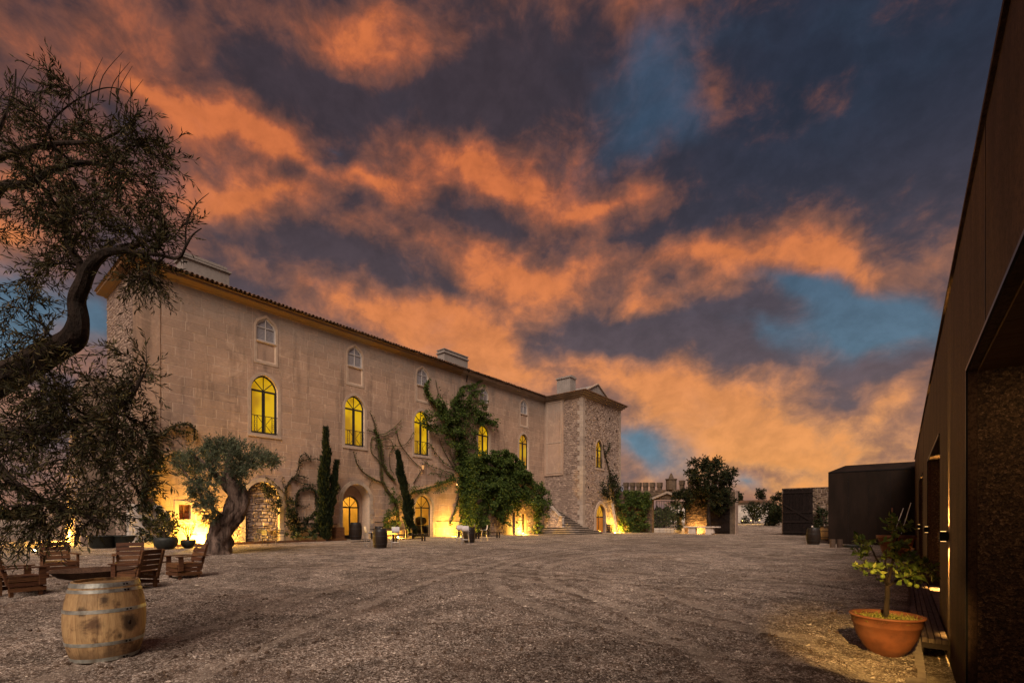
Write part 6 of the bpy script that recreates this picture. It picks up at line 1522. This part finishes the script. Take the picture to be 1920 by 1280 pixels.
def far_house(px0, px1, py_top, dep_, label, roof, wallm, rh=1.6):
    a_ = Vector(at(px0, py_top, dep_)); b_ = Vector(at(px1, py_top, dep_)); w_ = (b_ - a_).length; g_ = 1.0
    t = thing('village_house', label, 'house', (a_.x, a_.y, g_), T, 'houses beyond the gateway')
    zt7 = a_.z - g_
    MB().box(0, w_, 0, 7, 0, zt7).build('wall', wallm, t)
    MB().prism([(-.3, zt7), (7.3, zt7), (3.5, zt7 + rh)], -.4, w_ + .4).build('roof', roof, t)
    for k in range(max(1, int(w_ / 3))):
        xx = 1.0 + k * 3; wn = MB().box(xx, xx + .9, -.05, .02, zt7 - 2.2, zt7 - .9).build('window', M['white'], t); MB().box(xx + .1, xx + .8, -.07, -.04, zt7 - 2.1, zt7 - 1.0).build('pane', M['steel'], wn)
    return t
far_house(1376, 1400, 936, 120, 'white village house nearest the left gate post, far beyond the gateway', M['tile'], M['white']); far_house(1402, 1428, 930, 112, 'brown walled village house in the middle beyond the gateway', M['tile'], M['stone'])
far_house(1430, 1464, 937, 125, 'long white village house at the right of the view through the gateway', M['tile'], M['white'], 1.2)
for (px_, py_, rx, ry, dep_, lab) in ((1386, 934, 5, 12, 150, 'small pointed tree above the left white village house'), (1428, 926, 10, 10, 160, 'rounded tree above the roof of the brown village house'), (1456, 932, 9, 9, 155, 'bushy tree above the long white village house'), (1440, 948, 30, 8, 98, 'dark hedge in front of the long white village house'), (1400, 950, 24, 8, 95, 'dark hedge in front of the brown village house')):
    b_ = bush(px_, py_, rx, ry, dep_, lab, 600, L_DARK, .6); b_['category'] = 'tree' if 'tree' in lab else 'hedge'; b_.name = 'village_tree' if 'tree' in lab else 'hedge'
P = []; Dr = []
for k in range(9000):
    a = R.uniform(-2.4, 1.2); r_ = R.uniform(330, 360); hh = (3 + 5 * float(vnoise(a * 40, 3, 1)) + 3 * float(vnoise(a * 140, 8, 1))); P.append((r_ * math.sin(a), r_ * math.cos(a), 1.2 + hh * R.random())); Dr.append((R.gauss(0, 1), R.gauss(0, 1), .6))
tag(link('distant_woods', fast_mesh('distant_woods', *leaf_mesh_arrays(np.array(P), np.array(Dr) / np.linalg.norm(np.array(Dr), axis=1)[:, None], np.full(len(P), 5.), np.full(len(P), 3.5)), L_DARK)), 'low dark line of woods on the horizon', 'woods', kind='stuff')
# garden seen through the iron gate
bush(1245, 975, 24, 16, 62, 'low green shrub seen through the bars of the iron gate', 1200, L_POT); bush(1262, 960, 14, 24, 68, 'tall pale shrub seen through the right bars of the iron gate', 900, L_POT)
gh = thing('garden_pavilion', 'pale low building seen through the bars of the iron gate', 'building', (ex(1250)[0] - 4, 75, 1.2))
MB().box(gh.location.x - 5, gh.location.x + 8, 75, 80, 0, 4.2).build('wall', M['white'], gh); MB().box(gh.location.x - 5.4, gh.location.x + 8.4, 74.6, 80.4, 4.2, 4.5).build('roof', M['tile'], gh)

# ---------------------------------------------------------------- pots and potted plants
def pot(name, loc, prof, m, label, cat='planter', group=None, n=28):
    t = thing(name, label, cat, loc, 0, group); MB().lathe(prof, n, loc).build('pot', m, t, True)
    rr = max(p[0] for p in prof); zz = max(p[1] for p in prof)
    MB().lathe([(0, zz - .06), (rr * .93, zz - .06)], n, loc).build('soil', M['soil'], t); return t, rr, zz
def potplant(loc, zz, rr, H, n, lf, lsz, lw, label, stems=7, name='potted_shrub'):
    t = thing(name, label, 'shrub', (loc[0], loc[1], loc[2] + zz - .05)); sk = MB(); P = []; Dr = []; nd = [((loc[0], loc[1], loc[2] + zz - .06), .03)]
    tg = []
    for k in range(stems):
        a = R.uniform(0, 6.28); q_ = rr * R.uniform(.2, 1.25); tp = Vector((loc[0] + q_ * math.cos(a), loc[1] + q_ * math.sin(a), loc[2] + zz + H * R.uniform(.45, 1)))
        tg.append(branch_to(sk, nd[:1], tp, .02, 5, .1, .06, .004))
    twigs(tg, max(2, n // stems // 8), H * .35, 8, .05, sk, P, Dr); sk.build('stems', M['vinebark'], t); foliage('leaves', P, Dr, lsz, lw, lf, t, 'stuff'); return t
tub = [(.0, 0), (.5, 0), (.6, .08), (.66, .62), (.7, .64), (.7, .7), (.62, .7), (.6, .6), (0, .58)]
for (px_, py_, lab, l2) in ((193, 1027, 'wide dark round tub, left one of the pair under the tree', 'grassy shrub growing in the left dark tub'), (240, 1026, 'wide dark round tub, right one of the pair beside the plinth', 'spiky shrub growing in the right dark tub')):
    q_ = G(px_, py_); pot('dark_tub', q_, [(a * .85, b_ * .9) for a, b_ in tub], M['darkpot'], lab, group='wide dark tubs'); potplant(q_, .6, .6, 1.2, 260, L_POT, .16, .035, l2, 12)
q_ = G(311, 1029); pot('dark_bowl', q_, [(0, 0), (.3, 0), (.46, .18), (.5, .42), (.46, .56), (.42, .56), (.44, .42), (0, .4)], M['darkpot'], 'rounded dark bowl planter below the little square window'); potplant(q_, .55, .45, 1.1, 420, L_DARK, .12, .06, 'bushy dark shrub growing in the rounded dark bowl', 14)
q_ = G(353, 1027); pot('small_dark_pot', q_, [(0, 0), (.18, 0), (.32, .2), (.33, .36), (.28, .42), (.25, .42), (.27, .34), (0, .34)], M['darkpot'], 'small round dark pot in front of the brightly lit wall'); potplant(q_, .4, .35, .95, 110, L_CIT, .1, .05, 'thin airy shrub in the small dark pot, silhouetted on the bright wall', 9)
bxp = onx(634, 1006, FX + .7); q_ = (bxp[0], bxp[1], .28); bp_ = thing('timber_planter', 'square brown timber planter at the foot of the tall cypress', 'planter', q_)
for k in range(4): MB().box(q_[0] - .3, q_[0] + .3, q_[1] - .3, q_[1] + .3, .3 + k * .23, .3 + k * .23 + .22).build('board', M['wood'], bp_)
for (px_, lab) in ((555, 'low clump of broad leaves at the wall foot behind the garden table'), (590, 'low clump of broad leaves at the wall foot left of the tall cypress')):
    q_ = onx(px_, 1006, FX + .8); potplant((q_[0], q_[1], .3), 0.02, .5, .7, 150, L_POT, .16, .08, lab, 9)
# low border kerb along the facade
lk = thing('flowerbed_edging', 'low timber edging along the foot of the house wall', 'edging', (FX + 1, 14, .3))
for (a_, b_) in ((7.4, 10.0), (10.9, 13.4), (13.5, 16.0), (16.1, 18.2)): MB().bar((FX + 1.0, a_, .36), (FX + 1.0, b_, .36), .1, .14).build('edging_board', M['wood'], lk)
tag(MB().bar((-26.5, 16.8, .30), (-26.9, 18.4, .33), .09, .07).build('fallen_branch', M['darkwood']), 'short dark stick lying on the gravel by the tall cypress', 'stick')

# terracotta bowl with a citrus
pc = Vector(G(1662, 1229)); rim = .385
tp_ = [(0, 0), (.135, 0), (.15, .01), (.24, .12), (.315, .27), (.345, .39), (.352, .395), (.352, .41), (.36, .42), (.365, .49), (.385, .497), (.385, .52), (.355, .52), (.34, .49), (.335, .43), (0, .43)]
pt, _, _ = pot('terracotta_bowl', tuple(pc), tp_, M['terracotta'], 'wide terracotta bowl planter on the gravel in the right foreground', n=48)
ct = thing('citrus_tree', 'small citrus tree growing in the near terracotta bowl', 'citrus tree', (pc.x, pc.y, .45)); dc_ = -pc.x * S + pc.y * C
tk = MB(); nd = []
def cl_(lst, rs, n=7):
    pts, r_ = smooth_path([Vector(at(a, b_, dc_ + c)) for a, b_, c in lst], rs); tk.tube(pts, r_, n, True, .05, 1); [nd.append((tuple(a), b_)) for a, b_ in zip(pts, r_)]
cl_([(1661, 1160, 0), (1663, 1125, 0), (1664, 1098, 0)], [.032, .026, .024]); cl_([(1664, 1098, 0), (1655, 1070, .05), (1640, 1040, .05), (1628, 1015, .05)], [.02, .015, .01, .005]); cl_([(1664, 1098, 0), (1672, 1060, 0), (1680, 1020, 0), (1688, 980, 0)], [.02, .014, .009, .004])
cl_([(1664, 1100, 0), (1685, 1085, -.1), (1710, 1075, -.15), (1740, 1068, -.15)], [.018, .012, .008, .004]); cl_([(1664, 1098, 0), (1660, 1060, -.1), (1662, 1030, -.1)], [.015, .01, .004])
tk.build('trunk', M['bark'], ct, True)
sk = MB(); P = []; Dr = []
for blob, n in (((1622, 1020, 22, 22, dc_ - .2, dc_ + .2), 11), ((1685, 1000, 20, 28, dc_ - .15, dc_ + .15), 12), ((1650, 1065, 38, 22, dc_ - .25, dc_ + .2), 12), ((1690, 1045, 22, 20, dc_ - .2, dc_ + .15), 7), ((1732, 1072, 32, 20, dc_ - .3, dc_), 13), ((1700, 1085, 30, 12, dc_ - .3, dc_), 5)):
    tg = [branch_to(sk, nd, t_, .006, 4, .05, .08, .002) for t_ in ell_targets(blob, n)]; twigs(tg, 2, .1, 5, .05, sk, P, Dr)
sk.build('twigs', M['vinebark'], ct, kind='stuff'); foliage('leaves', P, Dr, .078, .04, L_CIT, ct, 'stuff', 300, .1); print('citrus', len(P))
M['fruit'] = mat('green_fruit', (.16, .2, .03), (.1, .14, .02), 30, .4, .1)
for (a, b_, c) in ((1706, 1094, -.25), (1719, 1098, -.28), (1636, 1072, -.2), (1655, 1080, -.2)):
    q_ = Vector(at(a, b_, dc_ + c)); MB().lathe([(0, -.026), (.018, -.02), (.027, 0), (.02, .019), (0, .026)], 12, tuple(q_)).build('fruit', M['fruit'], ct, True)
gt = thing('grass_tuft', 'yellow lit grass and weeds round the foot of the small citrus tree', 'grass', (pc.x, pc.y, .44)); P = []; Dr = []
for _ in range(900):
    a = R.uniform(0, 6.28); r_ = .33 * math.sqrt(R.random()); P.append((pc.x + r_ * math.cos(a), pc.y + r_ * math.sin(a), .43)); Dr.append((R.gauss(0, .6), R.gauss(0, .6), .8))
foliage('blades', P, Dr, .1, .008, L_GRASS, gt, 'stuff')
P = [(pc.x + .3, pc.y - .05, .5)] * 6; Dr = [(1, .1 * k, .1 * k - .1) for k in range(6)]
# second terracotta pot further back, canes, demijohn, tray, logs
q2 = Vector(ony(1683, 1046, 21)); q2.z = .12; kx = -.35
q2 = Vector(G(1680, 1046)); pt2, _, _ = pot('large_terracotta_pot', tuple(q2), [(0, 0), (.34, 0), (.44, .3), (.54, .72), (.6, .74), (.6, .86), (.54, .86), (.5, .7), (0, .7)], M['terracotta'], 'larger terracotta pot farther back along the steel wall')
cn = thing('bamboo_canes', 'two pale canes leaning upright in the farther terracotta pot', 'canes', tuple(q2 + Vector((0, 0, .7))))
dq = -q2.x * S + q2.y * C
for (a, b_, c, d_) in ((1672, 1010, 1694, 952), (1690, 1000, 1708, 942)): MB().tube([at(a, b_, dq), at(c, d_, dq)], .014, 5).build('cane', M['chair_white'], cn)
potplant(tuple(q2), .8, .4, .7, 90, L_CIT, .1, .05, 'leafy shoots in the farther terracotta pot', 7)
q3 = Vector(G(1712, 1052)); dj = thing('demijohn', 'pale glass demijohn on the deck beside the farther terracotta pot', 'demijohn', tuple(q3))
MB().lathe([(0, 0), (.14, 0), (.19, .08), (.2, .2), (.15, .31), (.05, .37), (.04, .45), (0, .45)], 20, tuple(q3)).build('glass_body', M['glass'], dj, True); MB().lathe([(.041, .43), (.05, .43), (.05, .47), (0, .47)], 12, tuple(q3)).build('stopper', M['oak'], dj)
q4 = Vector(G(1602, 1026)); q4.z -= .02
tr_ = MB().lathe([(0, .04), (.42, .04), (.5, .14), (.52, .14), (.5, .02), (0, .02)], 20, tuple(q4)); tag(tr_.build('shallow_dish', M['darkpot']), 'shallow dark dish on the gravel before the steel block', 'dish')
q5 = Vector(G(1567, 1026))
for k, (dx, lab) in enumerate(((-.13, 'left one of two short stumps before the dark steel block'), (.16, 'right one of two short stumps before the dark steel block'))):
    MB().lathe([(0, 0), (.13, 0), (.125, .4), (.13, .42), (0, .42)], 12).build('log_stump', M['greywood'], None).location = (q5.x + dx, q5.y + dx * .4, q5.z)
    o_ = [o for o in bpy.data.objects if o.name.startswith('log_stump')][-1]; tag(o_, lab, 'stump', 'short stumps before the steel block')
# orange screen behind the far pot
tag(MB().box(-.42, -.38, 30.2, 32.2, .1, 2.3).build('corten_screen', M['terracotta']), 'rust orange upright panel behind the farther terracotta pot', 'panel')

# ---------------------------------------------------------------- uplights
def uplight(px, py, label, lights, wallx=None, loc=None):
    q_ = loc or G(px, py); t = thing('ground_spotlight', label, 'spotlight', q_, 0, 'warm ground spotlights')
    MB().lathe([(0, 0), (.09, 0), (.09, .07), (.075, .08), (0, .08)], 12, tuple(q_)).build('housing', M['steel'], t)
    MB().lathe([(0, .08), (.07, .081), (.078, .1), (.06, .13), (0, .145)], 12, tuple(q_)).build('lens', M['lamp'], t)
    for l in lights: point('spotlight_glow', *l)
Y = (1, .52, .065)
uplight(372, 1018, 'ground spotlight at the bright wall behind the olive trunk', [((FX + .75, onx(373, 1000, FX)[1], .5), 2334, Y, .06), ((FX + 1.6, onx(368, 1000, FX)[1], .6), 518, Y, .06)], loc=(FX + 1.4, onx(372, 1000, FX)[1], .3))
uplight(64, 1036, 'ground spotlight under the big tree facing the buttress', [((-36.8, 4.9, .7), 1904, Y, .08), ((-42, 6.0, .6), 2600, Y, .08)])
uplight(735, 1000, 'ground spotlight behind the left plank table by the leaning cypress', [((FX + .9, onx(733, 1000, FX)[1], .5), 649, Y, .06), ((FX + .6, onx(700, 1000, FX)[1], .5), 214, Y, .06)], loc=(FX + .8, onx(734, 1000, FX)[1], .3))
uplight(848, 1004, 'ground spotlight shining left of the barrel table by the ivy', [((FX + 1.0, onx(838, 1000, FX)[1], .55), 1125, Y, .08), ((FX + 1.2, onx(872, 1000, FX)[1], .6), 518, Y, .08)])
uplight(981, 1001, 'ground spotlight between the two small terrace doors', [((XT + .55, onx(974, 1000, XT)[1], .5), 951, Y, .08)])
uplight(1153, 1000, 'ground spotlight at the foot of the ladder', [((TX + .95, onx(1147, 1000, TX)[1], .6), 1471, Y, .08)])
point('stair_glow', (-27.3, sy0 - .7, 1.4), 26, (1, .6, .25), .1)
point('gate_glow', (ex(1308)[0], GY - .55, .55), 577, (1, .5, .12), .1); point('gate_glow', (ex(1281)[0], GY + 1.2, .6), 345, Y, .1)
point('barrel_glow', (G(1550, 1016)[0] + .9, G(1550, 1016)[1] + .2, .9), 288, (1, .5, .12), .1)
